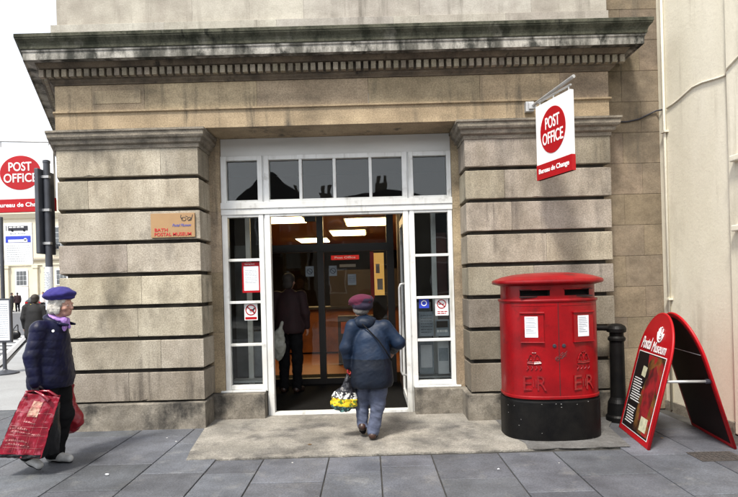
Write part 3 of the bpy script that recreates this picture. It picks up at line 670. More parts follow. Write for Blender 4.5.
for s_ in (-1, 1):
    xc = .245*s_
    Mx = onbox(xc, 0, out=-.006)
    m = MB(); m.box(-.108, .108, -.018, .012, .955, 1.235, M=Mx); m.box(-.115, .115, -.030, .01, 1.225, 1.243, M=Mx); m.box(-.112, .112, -.026, .01, .945, .957, M=Mx)
    nf = obj('notice_frame', m, RED, PBX, bevel=.004)
    m = MB(); m.box(-.068, .052, -.0205, -.017, 1.00, 1.20, M=Mx); nt = obj('notice', m, PAPER, nf)
    m = MB(); rr = random.Random(5)
    for i in range(9):
        m.box(-.060, -.060+rr.uniform(.05, .10), -.0225, -.020, 1.18-i*.017, 1.184-i*.017, M=Mx)
    o = obj('print', m, PAPERG, nf)
    # royal cypher: crown above E II R
    Mc = onbox(.235*s_, 0, out=0.0)
    q = merge(text_mb('E', .08, .14, Mc @ Matrix.Translation((-.066, 0, .56)), depth=.008, bold=.0), text_mb('R', .085, .14, Mc @ Matrix.Translation((.066, 0, .56)), depth=.008, bold=.0),
              text_mb('II', .034, .075, Mc @ Matrix.Translation((0, 0, .56)), depth=.008, bold=.0))
    cr = MB()
    arc = lambda cx, w, h0, h1, k=10: [Mc @ Vector((cx-w/2+w*i/k, -.005, h0+(h1-h0)*math.sin(PI*i/k))) for i in range(k+1)]
    cr.tube(arc(-.028, .07, .765, .835), .0055, 6); cr.tube(arc(.028, .07, .765, .835), .0055, 6); cr.tube([Mc @ Vector((-.065, -.005, .752)), Mc @ Vector((0, -.005, .745)), Mc @ Vector((.065, -.005, .752))], .007, 6)
    cr.tube([Mc @ Vector((-.06, -.005, .765)), Mc @ Vector((0, -.005, .76)), Mc @ Vector((.06, -.005, .765))], .004, 6)
    cr.tube([Mc @ Vector((0, -.005, .80)), Mc @ Vector((0, -.005, .865))], .006, 6); cr.tube([Mc @ Vector((-.018, -.005, .85)), Mc @ Vector((.018, -.005, .85))], .005, 6)
    for kx in (-.06, -.03, 0, .03, .06): cr.tube([Mc @ Vector((kx, -.003, .775)), Mc @ Vector((kx, -.008, .787))], .006, 6)
    for kx in (-.06, -.02, .02, .06): cr.tube([Mc @ Vector((kx-.01, -.003, .685)), Mc @ Vector((kx+.005, -.007, .705)), Mc @ Vector((kx-.004, -.004, .722))], .005, 6)
    obj('royal_cypher', merge(q, cr), mat('glossy cypher red', (.29, .002, .005), (.12, .002, .003), sc=30, rough=.18, coat=.6), PBX)
    m = MB(); Mk = onbox(.045*s_, .915, out=0); m.rings([[Mk @ Vector((r_*math.cos(a), y_, r_*math.sin(a))) for a in [2*PI*i/16 for i in range(16)]] for r_, y_ in ((.018, .002), (.018, -.006), (.012, -.008))]); obj('keyhole', m, BLKP, PBX)
m = MB(); y0 = surf(0, PA, PB); m.box(PX-.0025, PX+.0025, y0-.0012, y0+.002, .435, 1.33)
obj('door_seam', m, DARK, PBX)
for s_ in (-1, 1):
    m = MB()
    pts = [(PX+s_*(.03+.38*i/10), surf(s_*(.03+.38*i/10), PA, PB)-.0005, 1.302) for i in range(11)]; m.tube(pts, .0035, 5); obj('door_edge', m, RED, PBX)
m = MB(); rr = random.Random(12)
for k in range(5):
    pts = []
    for i in range(9):
        x_ = -.03+.10*i/8+rr.uniform(-.012, .012); pts.append(onbox(max(-.1, min(.12, x_)), .765+.018*k/2+.05*i/8+rr.uniform(-.016, .016), out=.0005) @ Vector((0, 0, 0)))
    m.tube(pts, .0022, 5)
obj('scrawl', m, mat('faded marker scrawl', (.05, .008, .008), rough=.6), PBX)
m = MB()
for k in range(7):
    a_ = rr.uniform(-.42, .42); Mx = onbox(a_, rr.choice((.36, .352, .33, rr.uniform(.05, .34))), .478, .343, out=.0); w_ = rr.uniform(.002, .006)
    m.box(-w_, w_, -.0012, .001, -.002, rr.uniform(.0005, .003), M=Mx)
obj('paint_chip', m, mat('bare chipped paint', (.25, .25, .24), rough=.7), PBX)
# ------------------------------------------------------------------ cast iron bollard with handrail
t = empty('bollard', (2.67, 5.86, 0)); tag(t, 'black cast iron bollard post between pillar box and advertising board', 'bollard')
m = MB(); m.lathe(2.67, 5.86, [(.13, 0), (.13, .05), (.115, .07), (.105, .20), (.085, .24), (.078, .26), (.073, .86), (.09, .875), (.09, .90), (.072, .92), (.072, .955), (.098, .965), (.10, 1.0), (.085, 1.03), (.05, 1.05), (.01, 1.055)]); obj('post', m, BLACKP, t, smooth=False)
m = MB(); m.tube([(2.67, 5.86, .995), (2.52, 5.87, 1.01), (2.40, 5.88, 1.01), (1.9, 5.90, 1.0), (1.55, 5.92, .96)], .030, 10); obj('rail', m, BLACKP, t, smooth=True)
m = MB(); m.tube([(1.55, 5.92, .97), (1.55, 5.92, 0)], .03, 10); obj('rail_foot', m, BLACKP, t, smooth=True)

# ------------------------------------------------------------------ A-board
AB = empty('a_board', (2.87, 5.2, 0)); tag(AB, 'red arched A-board advertising the museum standing open by the cream wall', 'sandwich board')
def panel(Pa, Pb, apex_dx, h_side, h_top, outn, name):
    """arched slab: Pa, Pb the two feet (x,y), leaning so its top moves by apex_dx in x; returns frame M and width"""
    Pa = Vector((*Pa, 0)); Pb = Vector((*Pb, 0)); u = (Pb-Pa); wd_ = u.length; u.normalize()
    lean = Vector((apex_dx, 0, h_top)); L = lean.length; v = lean.normalized(); n_ = u.cross(v).normalized()
    Mx = Matrix((( u.x, n_.x, v.x, Pa.x), (u.y, n_.y, v.y, Pa.y), (u.z, n_.z, v.z, Pa.z), (0, 0, 0, 1)))
    return Mx, wd_, L
def arch_pts(w_, L, hs__, n=28, ins=0.0, z0=0.0):
    pts = [(ins, z0+ins*0), (w_-ins, z0)]
    cx = w_/2; rx = w_/2-ins; rz = L-hs__-ins
    for i in range(n+1):
        a = PI*i/n; pts.append((cx+rx*math.cos(a), hs__+rz*math.sin(a)))
    return pts
def slab(pts, y0, y1, M, mi=0):
    m = MB(); n = len(pts); vs = [M @ Vector((x, y0, z)) for x, z in pts]+[M @ Vector((x, y1, z)) for x, z in pts]
    m.add(vs, [tuple(range(n)), tuple(range(n, 2*n))[::-1]]+[(i, i+n, (i+1) % n+n, (i+1) % n) for i in range(n)], 1.0, mi); return m
Mf, wf_, Lf = panel((2.556, 5.61), (2.452, 4.84), .33, .84, 1.19, -1, 'front')
# local x runs from the far foot to the near foot, local -/+Y is the outside
outs = -1 if (Mf @ Vector((0, -1, 0))-Mf @ Vector((0, 0, 0))).x < 0 else 1
HS = .80
fpnl = obj('front_panel', slab(arch_pts(wf_, Lf, HS), 0, -outs*.022, Mf), SRED, AB, bevel=.003)
rim = MB(); ap_ = arch_pts(wf_, Lf, HS)[1:]+[(0, 0)]
rim.tube([Mf @ Vector((x, -outs*.011, z)) for x, z in ap_], .013, 8); obj('rim', rim, SRED, fpnl, smooth=True)
def face(x0, x1, z0, z1, y): return slab([(x0, z0), (x1, z0), (x1, z1), (x0, z1)], outs*y, outs*(y-.0015), Mf)
obj('poster_border', face(.055, wf_-.05, .055, .835, .003), WLET, fpnl)
obj('poster', face(.063, wf_-.058, .063, .827, .0045), mat('dark poster print', (.005, .004, .005), (.014, .007, .006), sc=4, spec=.25), fpnl)
# picture half of the poster: bottle, shelves and a cream label
ph = mat('amber picture print', (.20, .085, .02), (.02, .008, .006), sc=7, rough=.4, c3=(.30, .01, .015), sc3=4, lo3=.5, hi3=.58, detail=2)
obj('picture', slab([(.36, .08), (wf_-.065, .08), (wf_-.065, .818), (.33, .818), (.40, .6), (.34, .4)], outs*.006, outs*.0045, Mf), ph, fpnl)
obj('red_figure', slab([(.44, .20), (.60, .18), (.655, .45), (.64, .66), (.56, .74), (.45, .68), (.42, .5)], outs*.0075, outs*.006, Mf), mat('crimson print', (.26, .008, .012), (.06, .004, .004), sc=9, detail=2), fpnl)
obj('cream_label', slab([(.50, .11), (.66, .11), (.66, .24), (.50, .24)], outs*.0085, outs*.0075, Mf), mat('cream print', (.6, .58, .4), (.35, .36, .25), sc=30), fpnl)
obj('cream_label', slab([(.26, .60), (.36, .59), (.37, .69), (.27, .70)], outs*.0085, outs*.0075, Mf), mat('cream print', (.6, .58, .4)), fpnl)
ln = MB(); rr = random.Random(9)
flip = Matrix.Identity(4)
def fmat(x, z): 
    # text frame on the front panel: x to the viewer's right
    o = Mf @ Vector((x, outs*.006, z)); ux = (Mf.to_3x3() @ Vector((1, 0, 0))); uz = Mf.to_3x3() @ Vector((0, 0, 1)); uy = -(Mf.to_3x3() @ Vector((0, outs, 0)))
    return Matrix(((ux.x, uy.x, uz.x, o.x), (ux.y, uy.y, uz.y, o.y), (ux.z, uy.z, uz.z, o.z), (0, 0, 0, 1)))
for i in range(19):
    if i in (10, 11): continue
    x = .10+rr.uniform(0, .03); z = .555-i*.0245
    xe = .32+rr.uniform(-.05, .02)
    while x < xe:
        w_ = rr.uniform(.015, .045); ln = merge(ln, slab([(x, z), (x+w_, z), (x+w_, z+.0095), (x, z+.0095)], outs*.006, outs*.0045, Mf)); x += w_+.008
obj('lines_of_print', ln, WLET, fpnl)
q = merge(text_mb('Postal', .25, .12, fmat(.205, .925), depth=.002, shear=.35, bold=.008), text_mb('Museum', .33, .10, fmat(.515, .905), depth=.002, shear=.35))
sw_ = MB(); cx, cz = .47, 1.075
for r_, a0, a1 in ((.115, 190, 350), (.085, 170, 340), (.055, 150, 390), (.03, 60, 300)):
    pts = [Mf @ Vector((cx+r_*.62*math.cos(math.radians(a)), outs*.004, cz+r_*math.sin(math.radians(a)))) for a in range(a0, a1, 12)]
    sw_.tube(pts, .006, 5)
obj('emblem', merge(q, sw_), WLET, fpnl)
Mr, wr_, Lr = panel((3.31, 5.60), (3.205, 4.80), -.36, .84, 1.19, 1, 'rear')
inn = -1 if (Mr @ Vector((0, -1, 0))-Mr @ Vector((0, 0, 0))).x < 0 else 1
rp = obj('rear_panel', slab(arch_pts(wr_, Lr, HS), 0, -inn*.022, Mr), SRED, AB, bevel=.003)
obj('backing', slab(arch_pts(wr_, Lr, HS, ins=.035, z0=.04), inn*.003, inn*.0005, Mr), mat('dark maroon backing', (.006, .002, .002), (.012, .003, .003), sc=5, spec=.2), rp)
rim = MB(); rim.tube([Mr @ Vector((x, -inn*.011, z)) for x, z in arch_pts(wr_, Lr, HS)[1:]+[(0, 0)]], .013, 8); obj('rim', rim, SRED, rp, smooth=True)
obj('white_line', slab([(.04, .87), (wr_-.04, .87), (wr_-.04, .875), (.04, .875)], inn*.0045, inn*.003, Mr), WLET, rp)
m = MB(); pa_ = Mf @ Vector((wf_-.02, -outs*.02, .63)); pb_ = Mr @ Vector((wr_-.03, inn*.01, .63)); m.tube([pa_, pb_], .013, 8); st = obj('stay_bar', m, GALV, AB, smooth=True)
m = MB(); m.tube([pb_+Vector((-.03, -.0, 0)), pb_+Vector((.03, 0, 0))], .022, 10); obj('knob', m, BLKP, st)
m = MB(); m.tube([Mf @ Vector((.25, -outs*.02, 1.17)), Mf @ Vector((.52, -outs*.02, 1.17))], .015, 8); obj('hinge', m, BLKP, AB)

# drain cover in the paving at the right
t = empty('drain_cover', (2.9, 4.62, 0)); tag(t, 'small rusty iron drain cover set in the slabs by the A-board', 'drain cover')
m = MB(); m.box(2.74, 3.12, 4.50, 4.74, -.01, .003); obj('frame', m, mat('rusty iron', (.06, .05, .045), (.035, .03, .028), sc=20, rough=.8, bump=.5), t)
m = MB()
for i in range(9):
    for j in range(5): m.box(2.76+i*.039, 2.785+i*.039, 4.515+j*.045, 4.54+j*.045, .003, .007)
obj('grid', m, mat('rusty iron', (.06, .05, .045)), t)
for (x, y, r_, w_, c_, lab) in ((-2.25, 4.55, .4, .018, 'w', 'torn scrap of white paper on the slabs before the left pier'), (1.02, 4.42, 1.1, .012, 'w', 'small white scrap on the slabs in front of the pillar box'),
                     (-.62, 5.25, .8, .022, 'b', 'dry brown leaf on the concrete apron left of the doorway walker'), (2.75, 5.15, 2.0, .02, 'b', 'dry brown leaf lying under the A-board')):
    m = MB(); vs = []; rr = random.Random(int(x*100))
    for i in range(7): a_ = 2*PI*i/7; vs.append((x+w_*math.cos(a_)*rr.uniform(.6, 1.2), y+w_*.7*math.sin(a_)*rr.uniform(.6, 1.2), .008+rr.uniform(0, .006)))
    m.add(vs+[(x, y, .018)], [(i, (i+1) % 7, 7) for i in range(7)])
    tag(obj('paper_scrap' if c_ == 'w' else 'fallen_leaf', m, PAPER if c_ == 'w' else mat('dry leaf', (.12, .07, .03), rough=.8)), lab, 'litter')
# ------------------------------------------------------------------ figures: smooth-union sculpting on a voxel grid, meshed by surface nets
class Sculpt:
    def __init__(s, lo, hi, res):
        s.lo = np.array(lo, float); s.res = res
        s.n = np.ceil((np.array(hi)-s.lo)/res).astype(int)+1
        s.F = np.full(s.n, 1.0, np.float32)
    def _sub(s, lo, hi, pad):
        a = np.clip(np.floor((np.array(lo)-pad-s.lo)/s.res).astype(int), 0, s.n); b = np.clip(np.ceil((np.array(hi)+pad-s.lo)/s.res).astype(int)+1, 0, s.n)
        if (b <= a).any(): return None
        ax = [s.lo[i]+s.res*np.arange(a[i], b[i]) for i in range(3)]
        return (slice(a[0], b[0]), slice(a[1], b[1]), slice(a[2], b[2])), np.meshgrid(*ax, indexing='ij')
    def _put(s, sl, d, k, op):
        f = s.F[sl]
        if op == 's': f = -f
        h = np.clip(.5+.5*(f-d)/k, 0, 1); r = f*(1-h)+d*h-k*h*(1-h)
        s.F[sl] = -r if op == 's' else r
    def cap(s, a, b, ra, rb=None, k=.02, op='u'):
        a = np.array(a, float); b = np.array(b, float); rb = ra if rb is None else rb; r = max(ra, rb)
        q = s._sub(np.minimum(a, b)-r, np.maximum(a, b)+r, k*1.5+s.res*2)
        if q is None: return s
        sl, (X, Y, Z) = q; d = b-a; L = max(1e-9, d.dot(d))
        h = np.clip(((X-a[0])*d[0]+(Y-a[1])*d[1]+(Z-a[2])*d[2])/L, 0, 1)
        dd = np.sqrt((X-a[0]-h*d[0])**2+(Y-a[1]-h*d[1])**2+(Z-a[2]-h*d[2])**2)-(ra+(rb-ra)*h)
        s._put(sl, dd.astype(np.float32), k, op); return s
    def chain(s, pts, rs, k=.02):
        for i in range(len(pts)-1): s.cap(pts[i], pts[i+1], rs[i], rs[i+1], k)
        return s
    def ell(s, c, r, R=None, k=.02, op='u'):
        c = np.array(c, float); r = np.array(r, float); m = r.max()
        q = s._sub(c-m, c+m, k*1.5+s.res*2)
        if q is None: return s
        sl, (X, Y, Z) = q; P = np.stack([X-c[0], Y-c[1], Z-c[2]])
        if R is not None: P = np.einsum('ji,jabc->iabc', np.array(R), P)
        k0 = np.sqrt(sum((P[i]/r[i])**2 for i in range(3))); k1 = np.sqrt(sum((P[i]/r[i]**2)**2 for i in range(3)))+1e-9
        s._put(sl, (k0*(k0-1)/k1).astype(np.float32), k, op); return s
    def cut(s, fn):
        ax = [s.lo[i]+s.res*np.arange(s.n[i]) for i in range(3)]
        X, Y, Z = np.meshgrid(*ax, indexing='ij'); s.F = np.maximum(s.F, fn(X, Y, Z).astype(np.float32)); return s
    def add(s, fn):
        ax = [s.lo[i]+s.res*np.arange(s.n[i]) for i in range(3)]
        X, Y, Z = np.meshgrid(*ax, indexing='ij'); s.F = s.F+fn(X, Y, Z).astype(np.float32); return s
    def mesh(s):
        F = s.F.copy(); F[0] = F[-1] = 1; F[:, 0] = F[:, -1] = 1; F[:, :, 0] = F[:, :, -1] = 1
        n = np.array(F.shape)-1; ins = F < 0
        acc = np.zeros((*n, 3), np.float32); cnt = np.zeros(n, np.float32)
        for ax in range(3):
            for u in (0, 1):
                for v in (0, 1):
                    o = [0, 0, 0]; oth = [i for i in range(3) if i != ax]; o[oth[0]] = u; o[oth[1]] = v
                    p = [slice(o[i], o[i]+n[i]) for i in range(3)]; q = list(p); q[ax] = slice(1, 1+n[ax])
                    a = F[tuple(p)]; b = F[tuple(q)]; c = (a < 0) != (b < 0)
                    t = np.where(c, a/np.where(c, a-b, 1), 0)
                    for i in range(3): acc[..., i] += np.where(c, t if i == ax else o[i], 0)
                    cnt += c
        act = cnt > 0; idx = -np.ones(n, int); idx[act] = np.arange(act.sum())
        base = np.stack(np.nonzero(act), 1)
        V = s.lo+s.res*(base+acc[act]/cnt[act][:, None])
        faces = []
        for ax in range(3):
            u, v = (ax+1) % 3, (ax+2) % 3
            p = [slice(1, n[i]) for i in range(3)]; p[ax] = slice(0, n[ax]); q = list(p); q[ax] = slice(1, n[ax]+1)
            a = ins[tuple(p)]; b = ins[tuple(q)]; c = np.nonzero(a != b)
            pos = np.stack(c, 1)+np.array([0 if i == ax else 1 for i in range(3)])
            def at(du, dv):
                w = pos.copy(); w[:, u] -= du; w[:, v] -= dv; return idx[w[:, 0], w[:, 1], w[:, 2]]
            quad = np.stack([at(1, 1), at(0, 1), at(0, 0), at(1, 0)], 1)
            fl = a[c]; quad[~fl] = quad[~fl][:, ::-1]; faces.append(quad)
        Q = np.concatenate(faces); return V, Q[(Q >= 0).all(1)]

def sobj(name, sc, m, parent, colfn=None, smooth=2):
    """a sculpted part: local coordinates of its thing"""
    V, Q = sc.mesh() if isinstance(sc, Sculpt) else sc
    me = bpy.data.meshes.new(name); me.vertices.add(len(V)); me.vertices.foreach_set('co', V.astype(np.float32).ravel())
    me.loops.add(Q.size); me.loops.foreach_set('vertex_index', Q.ravel().astype(np.int32)); me.polygons.add(len(Q))
    me.polygons.foreach_set('loop_start', np.arange(0, Q.size, 4, dtype=np.int32)); me.materials.append(m)
    me.update(calc_edges=True); me.polygons.foreach_set('use_smooth', [True]*len(Q))
    at = me.attributes.new('tone', 'FLOAT_COLOR', 'POINT'); col = np.ones((len(V), 4), np.float32)
    if colfn: col[:, :3] = colfn(V)
    at.data.foreach_set('color', col.ravel()); me.validate(); me.update()
    o = bpy.data.objects.new(name, me); C.objects.link(o); ORG[o.name] = ORG[parent.name]; o.parent = parent
    if smooth:
        sm = o.modifiers.new('smooth', 'SMOOTH'); sm.factor = .5; sm.iterations = smooth
    return o
def wob(V, s, seed=0):
    """cheap smooth pseudo noise in -1..1"""
    r = np.random.RandomState(seed); o = 0
    X, Y, Z = V
    for i in range(5):
        a = r.normal(size=3); a *= s*(1+.6*i)/np.linalg.norm(a); o = o+np.sin(a[0]*X+a[1]*Y+a[2]*Z+r.uniform(0, 6.3)+1.3*np.sin(a[1]*X*.7-a[0]*Z*.8))/(1+.4*i)
    return o/2.6
BLKT = mat('black trouser cloth', (.004, .004, .005), (.008, .008, .009), sc=5, rough=.85, spec=.15)
SKIN = mat('pale skin', (.52, .30, .22), (.46, .24, .17), sc=25, rough=.5)
v3 = lambda *a: np.array(a, float)
def rodr(ax, an):
    return np.array(Matrix.Rotation(an, 3, Vector(ax)))
def hand(S, w, d, pn, side, curl=.5, sc=1.0, k=.005):
    """w wrist, d towards the knuckles, pn palm normal (fingers curl towards it), side: +1/-1 thumb side along d x pn"""
    d = v3(*d)/np.linalg.norm(d); pn = v3(*pn)-np.dot(pn, d)*d; pn /= np.linalg.norm(pn); la = np.cross(d, pn)*side
    c = w+d*.048*sc
    S.ell(c, (.050*sc, .038*sc, .016*sc), np.stack([d, la, pn], 1), k=.012)
    lens = (.068, .076, .071, .056)
    for i, L in enumerate(lens):
        off = (.027-.018*i)*sc; p = w+d*(.084-.004*abs(i-1))*sc+la*off; dd = d.copy(); seg = (L*.45*sc, L*.32*sc, L*.25*sc); r = (.0088, .0082, .0075, .0065)
        S.cap(w+d*.055*sc+la*off*.85, p, .0095*sc, .0092*sc, k=.006)
        for j in range(3):
            an = curl*(.55, 1.0, .8)[j]*(1+.08*i); dd = dd*math.cos(an)+np.cross(np.cross(dd, pn), dd)*math.sin(an) if False else (dd*math.cos(an)+pn_cur(dd, la, side)*math.sin(an))
            q = p+dd*seg[j]; S.cap(p, q, r[j]*sc, r[j+1]*sc, k=k*.6); p = q
    p = w+d*.02*sc+la*.026*sc; q = p+(d*.6+la*.75+pn*.25)*.034*sc; S.cap(w+d*.02*sc, p, .015*sc, .013*sc, k=.01); S.cap(p, q, .0125*sc, .0105*sc, k=.007)
    dd = d*.8+la*.15+pn*(.35+.4*curl); dd /= np.linalg.norm(dd); q2 = q+dd*.030*sc; S.cap(q, q2, .0105*sc, .009*sc, k=.004); S.cap(q2, q2+(dd+pn*.4*curl)*.022*sc, .009*sc, .0075*sc, k=.004)
def pn_cur(dd, la, side):
    n = np.cross(la*side, dd); return n/np.linalg.norm(n)
def head(S, c, yaw=0.0, pitch=0.0, sc=1.0):
    R = rodr((0, 0, 1), yaw) @ rodr((0, 1, 0), pitch)
    P = lambda x, y, z: c+R @ (v3(x, y, z)*sc)
    e = lambda p, r, k=.012, op='u': S.ell(P(*p), v3(*r)*sc, R, k=k*sc, op=op)
    e((-.012, 0, .028), (.094, .074, .085)); e((.012, 0, -.03), (.072, .058, .078), .03)
    e((.048, 0, -.078), (.034, .036, .028), .025)                         # chin
    S.cap(P(.083, 0, .012), P(.103, 0, -.028), .0085*sc, .0125*sc, k=.012*sc)      # nose
    for y in (-1, 1):
        e((.098, .011*y, -.031), (.009, .008, .008), .006)
        e((.083, .032*y, -.002), (.014, .017, .010), .008, 's'); e((.073, .031*y, -.001), (.0135, .0135, .012), .003)
        e((.072, .033*y, .019), (.016, .024, .008), .010); e((.055, .046*y, -.028), (.026, .02, .022), .02)   # brow, cheek
        e((-.008, .075*y, -.012), (.017, .009, .031), .006); e((.0, .084*y, -.012), (.008, .005, .018), .004, 's')  # ear
    e((.083, 0, -.053), (.011, .024, .0055), .004); e((.081, 0, -.064), (.012, .020, .007), .005); e((.092, 0, -.0585), (.012, .023, .0016), .003, 's')
    return R, P
def eyes(P, parent, sc=1.0):
    for y in (-1, 1):
        p = P(.0745, .031*y, -.001); m = MB(); o_ = ORG[parent.name]
        m.rings([[tuple(o_+Vector(p)+Vector((r*math.cos(a), r*math.sin(a), z))) for a in [i*PI/4 for i in range(8)]] for r, z in ((.004, -.011), (.009, -.007), (.0118, 0), (.009, .007), (.004, .011))])
        obj('eye', m, mat('eye white', (.55, .52, .48), (.03, .025, .02), sc=60, rough=.2), parent, smooth=True)

DEF = dict(pelvis=(0, 0, .93), waist=(0, 0, 1.08), chest=(.01, 0, 1.25), neck=(.0, 0, 1.42), head=(.03, 0, 1.57),
           shR=(0, -.19, 1.37), elR=(-.03, -.23, 1.10), wrR=(.03, -.24, .86), shL=(0, .19, 1.37), elL=(-.03, .23, 1.10), wrL=(.03, .24, .86),
           hipR=(0, -.09, .90), knR=(.02, -.10, .50), anR=(-.02, -.10, .09), toeR=(.15, -.12, .03), hipL=(0, .09, .90), knL=(.02, .10, .50), anL=(-.02, .10, .09), toeL=(.15, .12, .03))
def figure(loc, rz, lab, cols, J=None, res=.006, scale=1.0, girth=1.0, hem=.70, yaw=0, pitch=0, handR=None, handL=None, group=None, quilt=0, coatw=1.0, parts=None, trouser_r=1.0, hsc=1.0):
    """cols: coat, trousers, shoes, hair, skin materials"""
    j = {k: v3(*v)*(scale if not (J and k in J) else 1) for k, v in {**DEF, **(J or {})}.items()}
    t = empty('person', (0, 0, 0)); ORG[t.name] = Vector((0, 0, 0)); tag(t, lab, 'person', group)
    zt = j['head'][2]+.22; g_ = girth*scale
    allp = np.stack(list(j.values())); lo = allp.min(0)-.22; hi = allp.max(0)+.22; lo[2] = -.02; hi[2] = zt
    B_ = Sculpt(lo, hi, res)
    B_.chain([j['pelvis'], j['waist'], j['chest']], [.12*g_, .105*g_, .12*g_], .04)
    nb = j['neck']-v3(0, 0, .075*scale); B_.cap(nb, j['shR'], .055*g_, .045*g_, k=.05); B_.cap(nb, j['shL'], .055*g_, .045*g_, k=.05); B_.cap(j['chest'], j['neck'], .09*g_, .055*scale, k=.05); B_.cap(j['neck']-v3(0, 0, .04), j['head']-v3(.02, 0, .04), .05*scale, .047*scale, k=.02)
    for s_ in 'RL':
        B_.chain([j['sh'+s_], j['el'+s_], j['wr'+s_]], [.045*g_, .037*g_, .026*scale], .02)
        B_.chain([j['hip'+s_], j['kn'+s_], j['an'+s_]], [.078*g_, .052*g_, .036*scale], .03)
        B_.chain([j['an'+s_]-v3(0, 0, .02), j['toe'+s_]], [.034*scale, .026*scale], .02)
        hd = (handR if s_ == 'R' else handL) or {}
        d = hd.get('d', j['wr'+s_]-j['el'+s_]); pn = hd.get('pn', v3(0, 1 if s_ == 'R' else -1, 0))
        hand(B_, j['wr'+s_], d, pn, hd.get('side', 1 if s_ == 'L' else -1)*-1, hd.get('curl', .35), sc=scale*hd.get('sc', 1))
    R, P = head(B_, j['head'], yaw, pitch, hsc*scale)
    body_ = sobj('body', B_, cols['skin'], t, colfn=cols.get('skinfn'))
    # coat
    w = .035*coatw
    K = Sculpt(lo, hi, res); H = j['pelvis']*1.0; H[2] = hem+.06
    K.chain([H, j['pelvis'], j['waist'], j['chest']], [.14*g_+w*.7, .135*g_+w*.6, .125*g_+w*.6, .125*g_+w*.6], .05)
    for y in (-.07, .07):
        K.chain([v3(H[0], H[1]+y*g_, hem+.07), v3(j['chest'][0], j['chest'][1]+y*g_, j['chest'][2]-.02)], [.125*g_+w*.6, .10*g_+w*.5], .05)
    K.cap(nb, j['shR']-v3(0, 0, .01), .062*g_+w*.3, .052*g_+w*.3, k=.06); K.cap(nb, j['shL']-v3(0, 0, .01), .062*g_+w*.3, .052*g_+w*.3, k=.06); K.cap(j['chest'], j['neck']-v3(.0, 0, .01), .10*g_, .058*scale+w*.25, k=.05)
    for s_ in 'RL':
        a, b, c = j['sh'+s_], j['el'+s_], j['wr'+s_]
        K.chain([a, b, c-(c-b)*.03], [.050*g_+w*.55, .046*g_+w*.5, .038*scale+w*.35], .03)
    K.cut(lambda X, Y, Z: np.where((np.abs(X-H[0]) < .32) & (Z < hem+.1) & (np.hypot((X-j['wrR'][0]), (Y-j['wrR'][1])) > .09) & (np.hypot((X-j['wrL'][0]), (Y-j['wrL'][1])) > .09), hem-Z, -1))
    if quilt:
        K.add(lambda X, Y, Z: -.0032*np.abs(np.sin((Z+.014*np.sin(9*X+7*Y)+.004*wob((X, Y, Z), 30, 6))*PI/quilt))**.7+.004+.007*wob((X, Y, Z*.5), 17, 3)+.0015*wob((X, Y, Z), 75, 4))
    else: K.add(lambda X, Y, Z: .009*wob((X, Y, Z*.3), 15, 5)+.0015*wob((X, Y, Z), 60, 3))
    coat = sobj('coat', K, cols['coat'], t, colfn=cols.get('coatfn'))
    T = Sculpt(lo, (hi[0], hi[1], j['pelvis'][2]+.12), res); q = trouser_r
    T.cap(j['hipR'], j['hipL'], .095*g_, k=.04)
    for s_ in 'RL':
        a, b, c = j['hip'+s_], j['kn'+s_], j['an'+s_]; T.chain([a, b, c+v3(.0, 0, -.015)], [.098*g_*q, .076*g_*q, .066*scale*q], .03)
    T.add(lambda X, Y, Z: .010*wob((X*.8, Y*.8, Z), 22, 9)+.004*wob((X, Y, Z*2), 45, 4))
    T.cut(lambda X, Y, Z: .035-Z)
    sobj('trousers', T, cols['trousers'], t)
    for s_ in 'RL':
        a, b = j['an'+s_], j['toe'+s_]; Sh = Sculpt(np.minimum(a, b)-.12, np.maximum(a, b)+.12, res*.8); dr = (b-a)*v3(1, 1, 0); dr /= np.linalg.norm(dr)
        sole = lambda p: v3(p[0], p[1], p[2])
        heel = a-dr*.035*scale; heel[2] = a[2]-.045*scale
        Sh.chain([heel, (heel+b)/2+v3(0, 0, .008), b], [.040*scale, .042*scale, .036*scale], .02); Sh.cap(a+v3(0, 0, .0), heel, .042*scale, k=.02)
        fl = min(heel[2], b[2])-.03
        sh = sobj('shoe', Sh, cols['shoes'], t)
        if res < .007:
            So = Sculpt(np.minimum(a, b)-.12, np.maximum(a, b)+.12, res*.8)
            nrm = np.cross(b-heel, v3(-dr[1], dr[0], 0)); nrm /= np.linalg.norm(nrm); nrm = nrm if nrm[2] < 0 else -nrm; base_ = heel+nrm*.040*scale
            ax_ = [So.lo[i]+So.res*np.arange(So.n[i]) for i in range(3)]; X, Y, Z = np.meshgrid(*ax_, indexing='ij')
            dd = (X-base_[0])*nrm[0]+(Y-base_[1])*nrm[1]+(Z-base_[2])*nrm[2]
            So = Sculpt(np.minimum(a, b)-.12, np.maximum(a, b)+.12, res*.8); So.chain([heel, (heel+b)/2, b], [.043*scale, .044*scale, .040*scale], .02); So.F = np.maximum(So.F, (-.014-dd).astype(np.float32)); So.F = np.maximum(So.F, (dd-.002).astype(np.float32))
            sobj('sole', So, cols.get('sole', BLKT), sh, smooth=1)
    t.location = loc; t.rotation_euler = (0, 0, rz)
    return t, j, R, P, body_
def fsculpt(name, m, t, lo, hi, res, fn, colfn=None, smooth=2):
    S_ = Sculpt(lo, hi, res); fn(S_); return sobj(name, S_, m, t, colfn, smooth)

